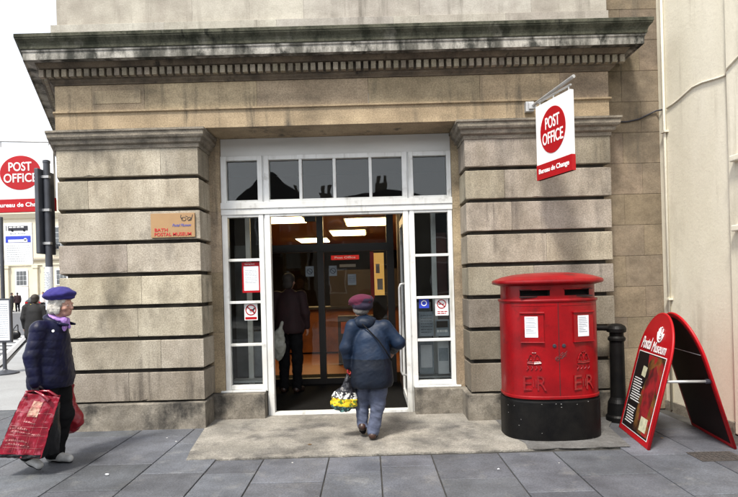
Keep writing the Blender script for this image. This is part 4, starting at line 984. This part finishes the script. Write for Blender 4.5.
# --- the woman in the blue beret, walking to the right
NAVY = mat('navy quilted nylon', (.005, .006, .032), (.003, .0035, .015), sc=7, spec=.22, rough=.45, bump=.3, bsc=18)
BLKT_ = mat('black trouser cloth', (.004, .004, .005), (.008, .008, .009), sc=5, rough=.85, spec=.15)
GREYH = mat('white grey hair', (.50, .48, .44), (.28, .26, .23), sc=30, rough=.7, bump=.8, bsc=60, stretch=(1, 1, .25))
FELT = mat('violet blue felt', (.036, .030, .20), (.024, .019, .13), sc=12, rough=.95, bump=.4, bsc=120)
SHOEW = mat('white shoe leather', (.50, .50, .49), (.34, .34, .33), sc=20, rough=.5)
GLOVE = mat('dark knitted glove', (.02, .02, .035), rough=.9)
def hand_dark(j, thr, col):
    def f(V):
        c = np.ones((len(V), 3)); 
        for w_, rgb in thr:
            d = np.linalg.norm(V-w_, axis=1); c[d < col] = rgb
        return c
    return f
SKINT = mat('toned skin', (.50, .29, .22), (.36, .18, .13), sc=28, rough=.55, tone=True, bump=.5, bsc=70)
JW = dict(pelvis=(-.02, 0, .80), waist=(-.03, 0, .95), chest=(-.01, 0, 1.13), neck=(.045, 0, 1.315), head=(.105, 0, 1.435),
          shR=(-.02, -.155, 1.235), elR=(-.05, -.215, 1.00), wrR=(-.01, -.245, .775), shL=(-.02, .155, 1.235), elL=(-.03, .225, 1.02), wrL=(.02, .24, .80),
          hipR=(-.03, -.08, .78), knR=(-.05, -.09, .44), anR=(-.155, -.13, .145), toeR=(-.045, -.16, .040), hipL=(-.02, .08, .78), knL=(.03, .08, .43), anL=(-.045, .06, .085), toeL=(.115, .03, .035))
t, j, R, P, bd = figure((-2.89, 4.90, 0), 0, 'elderly woman in a violet beret and navy quilted coat carrying red bags', dict(coat=NAVY, trousers=BLKT, shoes=SHOEW, skin=SKINT,
    skinfn=hand_dark(None, [(v3(-.01, -.25, .70), (.05, .05, .1)), (v3(.03, .24, .72), (.05, .05, .1))], .13)), JW, res=.005, girth=1.06, hem=.70, quilt=.075, coatw=1.25, scale=.94,
    handR=dict(d=(-.02, 0, -1), pn=(0, 1, .0), curl=1.1), handL=dict(d=(.1, 0, -1), pn=(0, -1, 0), curl=1.1), yaw=-.12, hsc=.98, trouser_r=1.22)
W_ = t
hc = j['head']
def hair(S_):
    S_.ell(hc+v3(-.025, 0, .03), (.093, .083, .088)); S_.ell(hc+v3(-.075, 0, -.035), (.055, .080, .065), k=.03); S_.ell(hc+v3(-.02, -.07, -.02), (.045, .024, .06), k=.02); S_.ell(hc+v3(-.02, .07, -.02), (.045, .024, .06), k=.02)
    S_.add(lambda X, Y, Z: .004*wob((X, Y, Z*.4), 130, 2)+.006*wob((X, Y, Z), 60, 3))
    S_.cut(lambda X, Y, Z: np.where(Z > hc[2]+.02, -1, (X-hc[0]-.032)))
fsculpt('hair', GREYH, t, hc-.2, hc+.2, .005, hair)
def beret(S_):
    Rb = rodr((0, 1, 0), -.10); S_.ell(hc+v3(-.022, 0, .098), (.140, .128, .050), Rb, k=.02); S_.ell(hc+v3(-.035, 0, .122), (.09, .09, .045), Rb, k=.04); S_.ell(hc+v3(0, 0, .062), (.104, .092, .024), Rb, k=.012)
    S_.add(lambda X, Y, Z: .005*wob((X, Y, Z), 35, 8))
fsculpt('beret', FELT, t, hc-.25, hc+.25, .005, beret)
def scarf(S_):
    n = j['neck']
    S_.ell(n+v3(.015, 0, .01), (.085, .078, .032), rodr((0, 1, 0), .5), k=.02); S_.cap(n+v3(.085, -.03, -.01), n+v3(.095, -.04, -.10), .028, .016, k=.02); S_.cap(n+v3(.085, .02, -.01), n+v3(.11, .01, -.08), .022, .014, k=.02)
    S_.add(lambda X, Y, Z: .005*wob((X, Y, Z), 80, 2))
fsculpt('scarf', mat('lilac scarf', (.42, .25, .62), (.30, .16, .45), sc=30, rough=.8), t, j['neck']-.2, j['neck']+.2, .005, scarf)
def collar(S_):
    n = j['neck']; Rc = rodr((0, 1, 0), .42)
    S_.ell(n+v3(-.012, 0, -.012), (.102, .098, .045), Rc, k=.01); S_.ell(n+v3(.02, 0, .06), (.088, .080, .075), Rc, k=.008, op='s'); S_.cap(n+v3(.075, -.07, -.045), n+v3(.135, -.05, -.055), .018, .010, k=.02)
    S_.cap(n+v3(.075, .07, -.045), n+v3(.14, .05, -.055), .018, .010, k=.02)
fsculpt('collar', NAVY, t, j['neck']-.22, j['neck']+.22, .005, collar)
eyes(P, t)
m = MB(); m.disc((0, 0), .012, .012, -.003, .003, 12, M=Matrix.Translation(tuple(v3(*j['chest'])+v3(.10, -.13, .085)))); obj('brooch', m, SWHITE, t)

def sheet_bag(t, name, quads, m, n=14, amp=.014, seed=1, dens=18):
    """a bag wall: bilinear patches with creases, sewn into one skin"""
    mb = MB(); V = []; F = []
    for (a, b, c, d) in quads:
        a, b, c, d = map(lambda q: v3(*q), (a, b, c, d)); o = len(V)
        nn = np.cross(b-a, d-a); nn /= np.linalg.norm(nn)
        for i in range(n+1):
            for k in range(n+1):
                u, w = i/n, k/n; p = a*(1-u)*(1-w)+b*u*(1-w)+c*u*w+d*(1-u)*w
                f = wob((p[0], p[1], p[2]*.5), dens, seed)+.6*abs(wob((p[0], p[1], p[2]), dens*2.2, seed+1)); e = 1 if amp < .004 else 1
                V.append(p+nn*amp*f+nn*.03*math.sin(PI*u)*math.sin(PI*w)*(.8 if amp > .004 else 0))
        F += [(o+i*(n+1)+k, o+(i+1)*(n+1)+k, o+(i+1)*(n+1)+k+1, o+i*(n+1)+k+1) for i in range(n) for k in range(n)]
    # weld shared borders
    key = {}; mp = []
    VV = []
    for p in V: VV.append(p)
    mb.add([tuple(p) for p in VV], F); mb.v = [tuple(ORG[t.name]+Vector(p)) for p in mb.v]
    return obj(name, mb, m, t, smooth=True)
def bagq(TL, TR, BR, BL, TL2, TR2, BR2, BL2):
    front = [(BL, BR, TR, TL)]; back = [(BR2, BL2, TL2, TR2)]; right = [(BR, BR2, TR2, TR)]; left = [(BL2, BL, TL, TL2)]; bot = [(BL2, BR2, BR, BL)]
    return front, back, right, left, bot
BAGR = mat('glossy crimson carrier bag', (.25, .004, .020), (.14, .002, .010), sc=9, rough=.2, coat=.5, bump=1.0, bsc=9, c3=(.50, .12, .18), sc3=12, lo3=.58, hi3=.72, s3=(1, 1, .35))  # paler streaks paint gloss highlights into the bag colour
BAGK = mat('glossy black carrier bag', (.005, .005, .006), rough=.25, spec=.35, bump=.9, bsc=14)
Wx, Wy = -2.89, 4.90
t = empty('carrier_bag', (Wx-.2, Wy-.3, .08)); tag(t, 'large glossy crimson carrier bag with black side held by the woman in the beret', 'bag')
L = lambda x, y, z: (x+.2, y+.3, z-.08)
TL, TR, BR, BL = L(-.04, -.34, .715), L(.235, -.30, .66), L(.095, -.37, .165), L(-.27, -.38, .185)
TL2, TR2, BR2, BL2 = L(-.05, -.20, .71), L(.165, -.19, .655), L(.15, -.19, .155), L(-.24, -.18, .18)
f, b, r_, l_, bo = bagq(TL, TR, BR, BL, TL2, TR2, BR2, BL2)
ORG_t = ORG[t.name]
sheet_bag(t, 'front', f+b+l_, BAGR, n=34, amp=.015, seed=4, dens=26); sheet_bag(t, 'gusset', r_+bo, BAGK, n=20, amp=.012, seed=5, dens=24)
def onbag(u, w, q=f[0], out=.014):
    a, b_, c, d = map(lambda z: v3(*z), q); p = a*(1-u)*(1-w)+b_*u*(1-w)+c*u*w+d*(1-u)*w; nn = np.cross(b_-a, d-a); nn /= np.linalg.norm(nn)
    fo = wob((p[0], p[1], p[2]*.5), 26, 4)+.6*abs(wob((p[0], p[1], p[2]), 26*2.2, 5)); p = p+nn*(.015*fo+.002+.024*math.sin(PI*u)*math.sin(PI*w)+out*.12)
    return tuple(ORG_t+Vector(p))
def bagpatch(mb, u0, u1, w0, w1, n=4):
    vs = [onbag(u0+(u1-u0)*i/n, w0+(w1-w0)*k/n) for i in range(n+1) for k in range(n+1)]
    mb.add(vs, [(i*(n+1)+k, (i+1)*(n+1)+k, (i+1)*(n+1)+k+1, i*(n+1)+k+1) for i in range(n) for k in range(n)])
pr = MB(); rr = random.Random(4)
for (w0, h_, u0, u1) in ((.19, .022, .08, .62), (.25, .025, .06, .58), (.39, .022, .10, .84), (.44, .028, .05, .5), (.56, .016, .35, .65)):
    u = u0
    while u < u1:
        du = rr.uniform(.015, .05); bagpatch(pr, u, u+du, w0+.02*math.sin(6*u), w0+.02*math.sin(6*u)+h_*rr.uniform(.7, 1.3), 2); u += du+rr.uniform(.008, .02)
for u in (.12, .30, .36, .56, .62, .82): bagpatch(pr, u, u+.0035, .08, .93, 12)
for w_ in (.16, .36, .50, .72): bagpatch(pr, .05, .95, w_, w_+.005, 12)
obj('print', pr, mat('cream bag print', (.36, .13, .13), rough=.3), t)
pr = MB(); bagpatch(pr, .36, .62, .66, .90, 8); obj('label_patch', pr, mat('cream label', (.50, .36, .26), (.30, .06, .06), sc=22, rough=.5), t)
pr = MB(); bagpatch(pr, .02, .98, .005, .055, 10); obj('hem_band', pr, BAGK, t)
hd = v3(Wx-.012, Wy-.25, .715)
m = MB()
for yy in (-.35, -.23): m.tube([(Wx-.03, Wy+yy, .68), (Wx-.03, Wy+yy*.95, .72), (hd[0], hd[1], hd[2]-.005), (Wx+.09, Wy+yy*.95, .70), (Wx+.17, Wy+yy, .645)], [.016, .012, .010, .012, .018], 8)
obj('handles', m, BAGR, t, smooth=True)
t = empty('carrier_bag', (Wx+.0, Wy+.25, .24)); tag(t, 'smaller red carrier bag hanging at the far side of the woman in the beret', 'bag')
fsculpt('sack', mat('dull red carrier bag', (.30, .008, .018), (.17, .004, .01), sc=14, rough=.35, bump=.5, bsc=14), t, (-.2, -.16, -.06), (.22, .16, .5), .008,
    lambda S_: (S_.ell((.02, 0, .10), (.11, .07, .13)), S_.cap((.01, 0, .2), (.03, 0, .46), .05, .012, k=.06), S_.add(lambda X, Y, Z: .012*wob((X, Y, Z), 40, 2))))

# --- the person in the blue coat going in at the door
BLUEC = mat('blue waxed coat', (.0065, .020, .050), (.003, .009, .024), sc=4, rough=.55, bump=.2, bsc=30, spec=.3, tone=True)
JEAN = mat('faded mauve jeans', (.085, .102, .160), (.052, .062, .10), sc=9, rough=.85, bump=.3, bsc=120)
SHOEB = mat('dark brown shoe leather', (.05, .022, .014), (.02, .012, .01), sc=9, rough=.4)
# local x is world +Y (away), local y is world -X
JM = dict(pelvis=(-.01, -.01, .70), waist=(.0, -.01, .83), chest=(.02, .0, .99), neck=(.06, .055, 1.20), head=(.10, .085, 1.325),
          shR=(.0, -.15, 1.12), elR=(.0, -.275, .96), wrR=(.16, -.235, .865), shL=(.0, .175, 1.13), elL=(-.02, .245, .92), wrL=(.0, .235, .74),
          hipR=(-.01, -.085, .68), knR=(.0, -.06, .36), anR=(-.03, .0, .09), toeR=(.10, -.025, .035), hipL=(-.01, .08, .68), knL=(.08, .10, .37), anL=(.06, .105, .155), toeL=(.15, .10, .045))
def coatcol(V):
    c = np.ones((len(V), 3)); z = V[:, 2]
    c[(z < .80)] = (.42, .36, .36); c[np.abs(z-.805) < .008] = (.3, .3, .3)
    # diagonal strap of a shoulder bag
    d = np.abs((V[:, 1]-.10)*.62+(z-1.13)*.78+.0*V[:, 0]-0.0+ .55*(V[:, 1]-.10)*0)
    return c
t, j, R, P, bd = figure((.0, 5.42, 0), PI/2, 'person in a blue coat and maroon cap walking in at the entrance', dict(coat=BLUEC, trousers=JEAN, shoes=SHOEB, skin=SKINT, coatfn=coatcol,
    skinfn=hand_dark(None, [(v3(0, .235, .66), (.62, .03, .06))], .11)), JM, res=.005, scale=.86, girth=1.14, hem=.525, coatw=1.25, yaw=.75, pitch=.1, hsc=1.1,
    handL=dict(d=(0, 0, -1), pn=(0, -1, 0), curl=1.1), handR=dict(d=(.6, .2, -.7), pn=(0, 1, -.2), curl=.5), trouser_r=1.0)
hc = j['head']
def cap_(S_):
    Rb = rodr((0, 0, 1), .75) @ rodr((0, 1, 0), .10); S_.ell(hc+v3(-.01, 0, .062), (.135, .125, .066), Rb, k=.02); S_.ell(hc+v3(0, 0, .045), (.118, .103, .035), Rb, k=.01); S_.ell(hc+v3(-.03, -.015, .012), (.108, .104, .062), k=.02); S_.ell(hc+Rb @ v3(.11, 0, .035), (.05, .07, .012), Rb, k=.012)
    S_.add(lambda X, Y, Z: .004*wob((X, Y, Z), 50, 8))
def capcol(V):
    w1 = wob((V[:, 0], V[:, 1], V[:, 2]), 30, 3); z = V[:, 2]-hc[2]; c = np.tile(np.array([.018, .012, .030]), (len(V), 1))
    c[((z+w1*.05+.5*V[:, 1] > .095)) | ((z > .04) & (w1 > .55))] = (.075, .006, .026); c[w1 < -.75] = (.10, .05, .13); return c
fsculpt('cap', mat('knitted cap', (1, 1, 1), rough=.95, tone=True, bump=.4, bsc=100), t, hc-.25, hc+.25, .005, cap_, colfn=capcol)
fsculpt('hair', mat('dark grey hair', (.16, .15, .14), (.08, .075, .07), sc=30, rough=.8), t, hc-.2, hc+.2, .005, lambda S_: (S_.ell(hc+v3(-.02, 0, .01), (.096, .084, .085)), S_.ell(hc+v3(-.04, 0, -.045), (.07, .075, .04), k=.02), S_.cut(lambda X, Y, Z: np.where(Z > hc[2]+.05, 1, (X-hc[0]-.02))), S_.add(lambda X, Y, Z: .005*wob((X, Y, Z), 90, 2))))
fsculpt('collar', BLUEC, t, j['neck']-.25, j['neck']+.25, .005, lambda S_: (S_.ell(j['neck']+v3(-.03, 0, -.01), (.105, .115, .05), k=.02), S_.ell(j['neck']+v3(-.085, 0, -.04), (.06, .10, .05), k=.03), S_.add(lambda X, Y, Z: .006*wob((X, Y, Z), 45, 4))), colfn=lambda V: np.full((len(V), 3), .55))
eyes(P, t)
m = MB()
m.tube([tuple(v3(*p)) for p in ((.06, .11, 1.20), (-.02, .12, 1.205), (-.085, .075, 1.16), (-.125, .0, 1.085), (-.155, -.08, 1.00), (-.165, -.14, .91), (-.14, -.20, .80))], .007, 8)
obj('strap', m, BLKT, t, smooth=True)
t2 = empty('shopping_bag', (-.285, 5.40, .28)); tag(t2, 'patterned yellow, white and black shopping bag held in the red glove', 'bag')
def bagcol(V):
    z = V[:, 2]; x = V[:, 0]; w1 = wob((x, V[:, 1], z), 60, 1); w2 = wob((x, V[:, 1], z), 95, 7); n = len(V); c = np.tile(np.array([.012, .012, .016]), (n, 1)); zz = z+.10*x
    m1 = (zz > .145) & (zz < .205) & (w2 > .05); c[m1] = (.62, .62, .58)
    m2 = (zz > .065) & (zz <= .145); c[m2] = (.60, .46, .015); c[m2 & (w1 > .45)] = (.10, .16, .02); c[m2 & (w2 < -.6)] = (.28, .03, .01)
    m3 = (zz <= .065); c[m3] = (.015, .055, .065); c[m3 & (w2 > .25)] = (.16, .36, .33); c[m3 & (w1 < -.6)] = (.01, .01, .01); return c
fsculpt('sack', mat('printed shopping bag', (1, 1, 1), rough=.4, tone=True, bump=.3, bsc=14), t2, (-.2, -.15, -.03), (.2, .15, .42), .006,
    lambda S_: (S_.ell((-.0, 0, .09), (.135, .062, .085)), S_.ell((.01, 0, .16), (.125, .045, .09), k=.03), S_.cap((.03, 0, .22), (.045, 0, .36), .045, .012, k=.05), S_.add(lambda X, Y, Z: .010*wob((X, Y, Z), 38, 2)+.004*wob((X, Y, Z), 90, 5))), colfn=bagcol)
m = MB(); m.tube([(-.30, 5.40, .52), (-.265, 5.41, .60), (-.240, 5.415, .665), (-.225, 5.41, .60), (-.22, 5.40, .50)], .007, 8); m.tube([(-.20, 5.40, .50), (-.235, 5.415, .665)], .006, 8); obj('handles', m, BLKP, t2, smooth=True)

# --- the person standing in the lobby
MAR = mat('maroon coat cloth', (.020, .003, .005), (.012, .002, .003), sc=7, rough=.8)
DARKH = mat('dark hair', (.02, .015, .012), (.035, .028, .022), sc=30, rough=.7)
JI = {k: (v[0], v[1], v[2]*1.03) for k, v in DEF.items()}
JI.update(elR=(-.02, -.25, 1.15), wrR=(.05, -.25, .95))
t, j, R, P, bd = figure((-1.17, 7.85, 0.012), 1.35, 'dark haired person in a maroon coat standing in the dim lobby', dict(coat=MAR, trousers=BLKT, shoes=SHOEB, skin=SKIN), JI, res=.009, girth=1.05, hem=.86)
hc = j['head']
fsculpt('hair', DARKH, t, hc-.25, hc+.25, .008, lambda S_: (S_.ell(hc+v3(-.025, 0, .035), (.105, .09, .09)), S_.ell(hc+v3(-.06, 0, -.05), (.055, .08, .07), k=.02)))
fsculpt('collar', mat('dark fur collar', (.05, .04, .035), (.03, .025, .02), sc=40, rough=.95), t, j['neck']-.25, j['neck']+.25, .009, lambda S_: S_.ell(j['neck']+v3(0, 0, -.05), (.10, .12, .045)))
t = empty('carrier_bag', (-1.30, 7.62, .55)); tag(t, 'white carrier bag held by the person in the lobby', 'bag')
fsculpt('sack', mat('white carrier bag', (.40, .41, .36), (.28, .29, .25), sc=20, rough=.5), t, (-.2, -.15, -.08), (.2, .15, .62), .009,
    lambda S_: (S_.ell((0, 0, .18), (.10, .06, .22)), S_.cap((.02, 0, .35), (.06, 0, .50), .05, .015, k=.05), S_.add(lambda X, Y, Z: .012*wob((X, Y, Z), 35, 2))))

# --- walkers in the side street
BLKC = mat('black coat cloth', (.004, .004, .005), (.007, .007, .008), sc=4, rough=.8)
def hat_hair(t, j, m, big=1.0, res=.012):
    h_ = j['head']; fsculpt('hair', m, t, h_-.25, h_+.25, res, lambda S_: (S_.ell(h_+v3(-.02, 0, .035), (.10*big, .088*big, .09*big)), S_.ell(h_+v3(-.06, 0, -.03), (.05, .075, .06), k=.02)))
JB = {k: (v[0], v[1], v[2]*.90) for k, v in DEF.items()}; JB.update(knR=(.10, -.09, .45), anR=(.10, -.08, .08), toeR=(.24, -.08, .03), anL=(-.16, .09, .12), toeL=(-.04, .09, .03), knL=(-.02, .09, .44))
t, j, R, P, bd = figure((-7.68, 12.4, 0), PI/2+.25, 'woman in a long black coat walking away along the side pavement', dict(coat=BLKC, trousers=BLKT, shoes=BLKC, skin=SKIN), JB, res=.010, girth=1.15, hem=.55, scale=.92)
hat_hair(t, j, DARKH)
t = empty('handbag', (-8.10, 12.3, .52)); tag(t, 'small black handbag hanging from the hand of the woman in black', 'bag')
fsculpt('sack', BAGK, t, (-.25, -.15, -.05), (.3, .15, .45), .012, lambda S_: (S_.ell((0, 0, .1), (.14, .06, .11)), S_.cap((-.06, 0, .18), (.06, 0, .33), .012, k=.01), S_.cap((.08, 0, .18), (.08, 0, .33), .012, k=.01)))
CO = [mat('charcoal coat', (.03, .03, .035), rough=.8), MAR, mat('cream jumper', (.55, .5, .47), rough=.8)]
for (x, y, rz, ci, lab) in ((-31.45, 47.5, .4, 0, 'distant walker in charcoal at the far left beside the pale shopfront'), (-30.75, 47.2, 2.4, 1, 'distant walker in maroon standing left of the black car'),
                            (-28.75, 47.6, -1.6, 2, 'distant walker in a cream top and dark trousers right of the black car')):
    t, j, R, P, bd = figure((x, y, -.01), rz, lab, dict(coat=CO[ci], trousers=BLKT, shoes=BLKC, skin=SKIN), None, res=.022, girth=1.1, hem=.75, group='distant walkers in the side street')
    hat_hair(t, j, DARKH, res=.02)

# ------------------------------------------------------------------ street furniture at the left
t = empty('sign_post', (-3.665, 6.20, 0)); tag(t, 'dark grey post with a tall dark plate seen edge on at the left corner', 'post')
m = MB(); m.lathe(-3.665, 6.20, [(.055, -.01), (.055, .02), (.040, .03), (.036, 3.04), (.040, 3.045), (.040, 3.07), (.02, 3.08)], 20); obj('pole', m, POLEG, t, smooth=False)
m = MB(); m.box(-3.752, -3.705, 6.10, 6.42, 2.00, 2.97); hd_ = obj('plate', m, POLEG, t, bevel=.01)
for zz in (2.12, 2.50, 2.88):
    m = MB(); m.box(-3.706, -3.62, 6.155, 6.20, zz-.014, zz+.014); obj('clamp', m, GALV, hd_)
t = empty('notice', (-3.665, 6.15, 1.3)); tag(t, 'pale printed notices wrapped round the dark post', 'notice')
m = MB()
for k in range(12):
    a0, a1 = -PI*.98+k*PI*1.0/12+.0, -PI*.98+(k+1)*PI*1.0/12
    m.add([(-3.665+.045*math.cos(a0), 6.20+.045*math.sin(a0), 1.36), (-3.665+.045*math.cos(a1), 6.20+.045*math.sin(a1), 1.36), (-3.665+.045*math.cos(a1), 6.20+.045*math.sin(a1), 1.85), (-3.665+.045*math.cos(a0), 6.20+.045*math.sin(a0), 1.85)], [(0, 1, 2, 3)])
obj('sheet', m, PAPER, t, smooth=True)
obj('print', lines(-3.70, -3.64, 1.40, 1.80, 14, 6.148, 3, .006), PAPERG, t)
t = empty('bus_stop', (-7.12, 10.5, 0)); tag(t, 'bus stop post with white timetable flag and round base at the left edge', 'bus stop')
m = MB(); m.lathe(-7.12, 10.5, [(.24, 0), (.24, .03), (.05, .08), (.035, .1), (.035, 3.05), (.01, 3.06)], 20); obj('post', m, POLEG, t)
fx0, fx1, fz0, fz1 = -7.06, -6.51, 2.12, 2.93
m = MB(); m.box(fx0, fx1, 10.48, 10.51, fz0, fz1); fg = obj('flag', m, SWHITE, t, bevel=.004)
m = MB(); m.box(fx0+.09, fx1-.08, 10.474, 10.479, fz1-.15, fz1-.06); m.box(fx0+.05, fx0+.06, 10.474, 10.479, fz1-.15, fz1-.05)
for cx in (fx0+.17, fx1-.15): m.disc((cx, fz1-.15), .022, .022, 10.474, 10.479, 12)
ic = obj('bus_symbol', m, BLKP, fg)
m = MB(); [m.box(fx0+.11+i*.075, fx0+.17+i*.075, 10.472, 10.4735, fz1-.095, fz1-.072) for i in range(4)]; obj('bus_window', m, SWHITE, ic)
m = MB(); m.box(fx0+.035, fx1-.03, 10.474, 10.479, fz1-.38, fz1-.255); obj('blue_block', m, BLUEP, fg)
m = MB(); m.box(fx0+.09, fx1-.09, 10.472, 10.4735, fz1-.375, fz1-.325); m.disc((fx0+.42, fz1-.325), .03, .025, 10.472, 10.4735, 14); obj('cut_out', m, SWHITE, fg)
q = merge(text_mb('Bus Stop', .3, .035, Matrix.Translation(((fx0+fx1)/2, 10.479, fz1-.21))), lines(fx0+.05, fx1-.05, fz0+.05, fz1-.42, 8, 10.477, 3, .008)); obj('lettering', q, PAPERG, fg)
m = MB(); m.box(-7.42, -6.94, 10.44, 10.50, .62, 1.47); cs = obj('timetable_case', m, POLEG, t, bevel=.005)
m = MB(); m.box(-7.39, -6.97, 10.435, 10.441, .66, 1.43); obj('timetable', m, PAPER, cs)
obj('print', lines(-7.37, -6.99, .70, 1.38, 16, 10.432, 6, .010), PAPERG, cs)

# ------------------------------------------------------------------ the cream Georgian building across the side street
CREAM = mat('cream stucco', (.62, .56, .43), (.54, .49, .38), sc=.6, rough=.85)
FG = empty('cream_building', (-33, 54, 0)); tag(FG, 'far cream classical building closing the view down the side street', 'building')
m = MB(); m.box(-56, -14, 54, 66, -.1, 10.2); obj('wall', m, CREAM, FG)
m = MB(); m.sweep([(-56, 54), (-14, 54)], [(0, 4.75), (.22, 4.8), (.30, 4.95), (.30, 5.1), (0, 5.2)]); obj('string_course', m, mat('shaded stucco', (.40, .35, .27)), FG)
m = MB(); m.sweep([(-56, 54), (-14, 54)], [(0, 4.35), (.12, 4.38), (.12, 4.5), (0, 4.55)]); obj('string_course', m, CREAM, FG)
m = MB(); m.sweep([(-56, 54), (-14, 54)], [(0, 9.0), (.2, 9.1), (.5, 9.5), (.5, 9.8), (0, 9.9)]); obj('cornice', m, CREAM, FG)
m = MB(); m.box(-56, -14, 54.2, 54.5, 10.2, 10.9); obj('parapet', m, CREAM, FG)
WB = mat('far window glass', (.05, .055, .06), (.10, .11, .12), sc=.8, rough=.15)
for i in range(9):
    cx = -34.6-4.1*2+4.1*i-6.0+.0
    cx = -34.65+4.0*(i-4)
    for dx in (-1.45, 1.45):
        m = MB(); m.box(cx+dx-.22, cx+dx+.22, 53.75, 54.0, 0, 4.35); m.box(cx+dx-.30, cx+dx+.30, 53.68, 54.0, 4.1, 4.349); m.box(cx+dx-.30, cx+dx+.30, 53.68, 54.0, -.01, .35); obj('pilaster', m, CREAM, FG)
    fr_ = MB(); z0, z1 = (2.4, 3.85)
    fr_.box(cx-.62, cx+.62, 53.90, 54.0, z0-.08, z1+.1); w_ = obj('window', fr_, SWHITE, FG)
    m = MB()
    for a in (-.5, -.16, .18):
        for k in range(3): m.box(cx+a, cx+a+.30, 53.88, 53.899, z0+.02+k*.48, z0+.46+k*.48)
    obj('glass', m, WB, w_)
    if i % 2 == 0:
        m = MB(); m.box(cx-.62, cx+.62, 53.86, 53.99, 0, 2.25); m.box(cx-.5, cx-.04, 53.84, 53.87, .2, 2.1); m.box(cx+.04, cx+.5, 53.84, 53.87, .2, 2.1); obj('door', m, SWHITE, FG)
    fr_ = MB(); fr_.box(cx-.6, cx+.6, 53.93, 54.0, 5.9, 8.2); w_ = obj('window', fr_, SWHITE, FG)
    m = MB()
    for a in (-.5, .03):
        for k in range(4): m.box(cx+a, cx+a+.47, 53.91, 53.929, 5.96+k*.55, 6.46+k*.55)
    obj('glass', m, WB, w_)
m = MB(); m.disc((-31.3, 6.2), .42, .42, 53.5, 53.7, 24); m.tube([(-31.3, 53.7, 6.2), (-31.3, 54, 6.2)], .06); obj('round_plaque', m, POLEG, FG)

# ------------------------------------------------------------------ parked car at the far side
CARB = mat('black car paint', (.012, .012, .014), rough=.25, coat=.5)
t = empty('parked_car', (-30.0, 50.2, -.01)); tag(t, 'black parked car in front of the far cream building', 'car')
def cring(y, w, z0, z1, tw):
    return [(-30+x, 50.2+y, z) for x, z in ((-w, z0), (w, z0), (w, z0+(z1-z0)*.45), (tw, z1), (-tw, z1), (-w, z0+(z1-z0)*.45))]
m = MB(); m.rings([cring(-2.0, .78, .35, .85, .70), cring(-1.9, .84, .25, .95, .76), cring(-1.0, .86, .22, 1.02, .74), cring(1.0, .86, .22, 1.02, .74), cring(1.9, .84, .25, .92, .74), cring(2.05, .76, .35, .8, .68)]); obj('body', m, CARB, t, bevel=.03)
m = MB(); m.rings([cring(-1.75, .74, .93, 1.0, .70), cring(-1.2, .70, .95, 1.42, .55), cring(.3, .70, .95, 1.44, .55), cring(1.0, .72, .95, 1.0, .70)]); obj('cabin', m, WB, t)
for x in (-.80, .80):
    for y in (-1.3, 1.3):
        m = MB(); m.tube([(-30+x-.09, 50.2+y, .31), (-30+x+.09, 50.2+y, .31)], .31, 20); w_ = obj('wheel', m, BLKP, t); m = MB(); m.tube([(-30+x-.10, 50.2+y, .31), (-30+x+.10, 50.2+y, .31)], .17, 14); obj('rim', m, GALV, w_)
for x in (-.62, .62):
    m = MB(); m.box(-30+x-.12, -30+x+.12, 48.17, 48.24, .68, .82); obj('tail_light', m, SRED, t)
m = MB(); m.box(-30.26, -29.74, 48.16, 48.2, .5, .61); obj('number_plate', m, mat('yellow plate', (.6, .45, .05)), t)

# ------------------------------------------------------------------ buildings across the road behind the viewer, seen only mirrored in the shopfront glass
DST = mat('dark weathered terrace stone', (.26, .235, .19), (.15, .135, .11), sc=.8, rough=.9)
SLATE = mat('slate roof', (.05, .053, .06), (.035, .037, .042), sc=2, rough=.7)
for (x0, x1, h, gab, lab) in ((-26, -7.5, 5.6, 0, 'long low terrace mirrored dimly in the side windows'), (-7.2, -3.7, 6.0, 2.0, 'gabled stone building mirrored in the upper left window pane'),
                             (-3.5, 5.5, 6.0, .8, 'low slate roofed building mirrored in the middle transom panes'), (5.7, 24, 6.6, .8, 'taller terrace mirrored in the right transom pane')):
    b = empty('opposite_building', ((x0+x1)/2, -17, 0)); tag(b, lab, 'building', 'buildings mirrored in the shopfront glass')
    m = MB(); m.box(x0, x1, -27, -17, -.1, h); obj('wall', m, DST, b)
    m = MB(); cx = (x0+x1)/2; hh = gab or .8; m.add([(x0-.3, -16.7, h), (x1+.3, -16.7, h), (cx, -16.7, h+hh), (x0-.3, -27.3, h), (x1+.3, -27.3, h), (cx, -27.3, h+hh)], [(0, 1, 2), (5, 4, 3), (0, 2, 5, 3), (1, 4, 5, 2), (0, 3, 4, 1)]); obj('roof', m, SLATE, b)
    for cx_ in ((x0+.6, x1-.6) if x1-x0 < 5 else [x0+1.2+i_*3.1 for i_ in range(int((x1-x0)/3.1))]):
        m = MB(); m.box(cx_-.35, cx_+.35, -19.0, -18.0, h-.3, h+1.15+.25*math.sin(cx_*3)); ch_ = obj('chimney', m, DST, b)
        for q_ in (-.18, .18):
            m = MB(); m.tube([(cx_+q_, -18.5, h+1.0), (cx_+q_, -18.5, h+1.6+.25*math.sin(cx_*3))], .10, 8); obj('chimney_pot', m, DST, ch_)
    n = int((x1-x0)/2.4)
    for i in range(n):
        for zz in (1.0, 3.9):
            m = MB(); c_ = x0+(i+.5)*(x1-x0)/n; m.box(c_-.55, c_+.55, -17.0, -16.93, zz, zz+1.7); w_ = obj('window', m, SWHITE, b); m = MB(); m.box(c_-.47, c_+.47, -16.93, -16.91, zz+.08, zz+1.62); obj('pane', m, WB, w_)
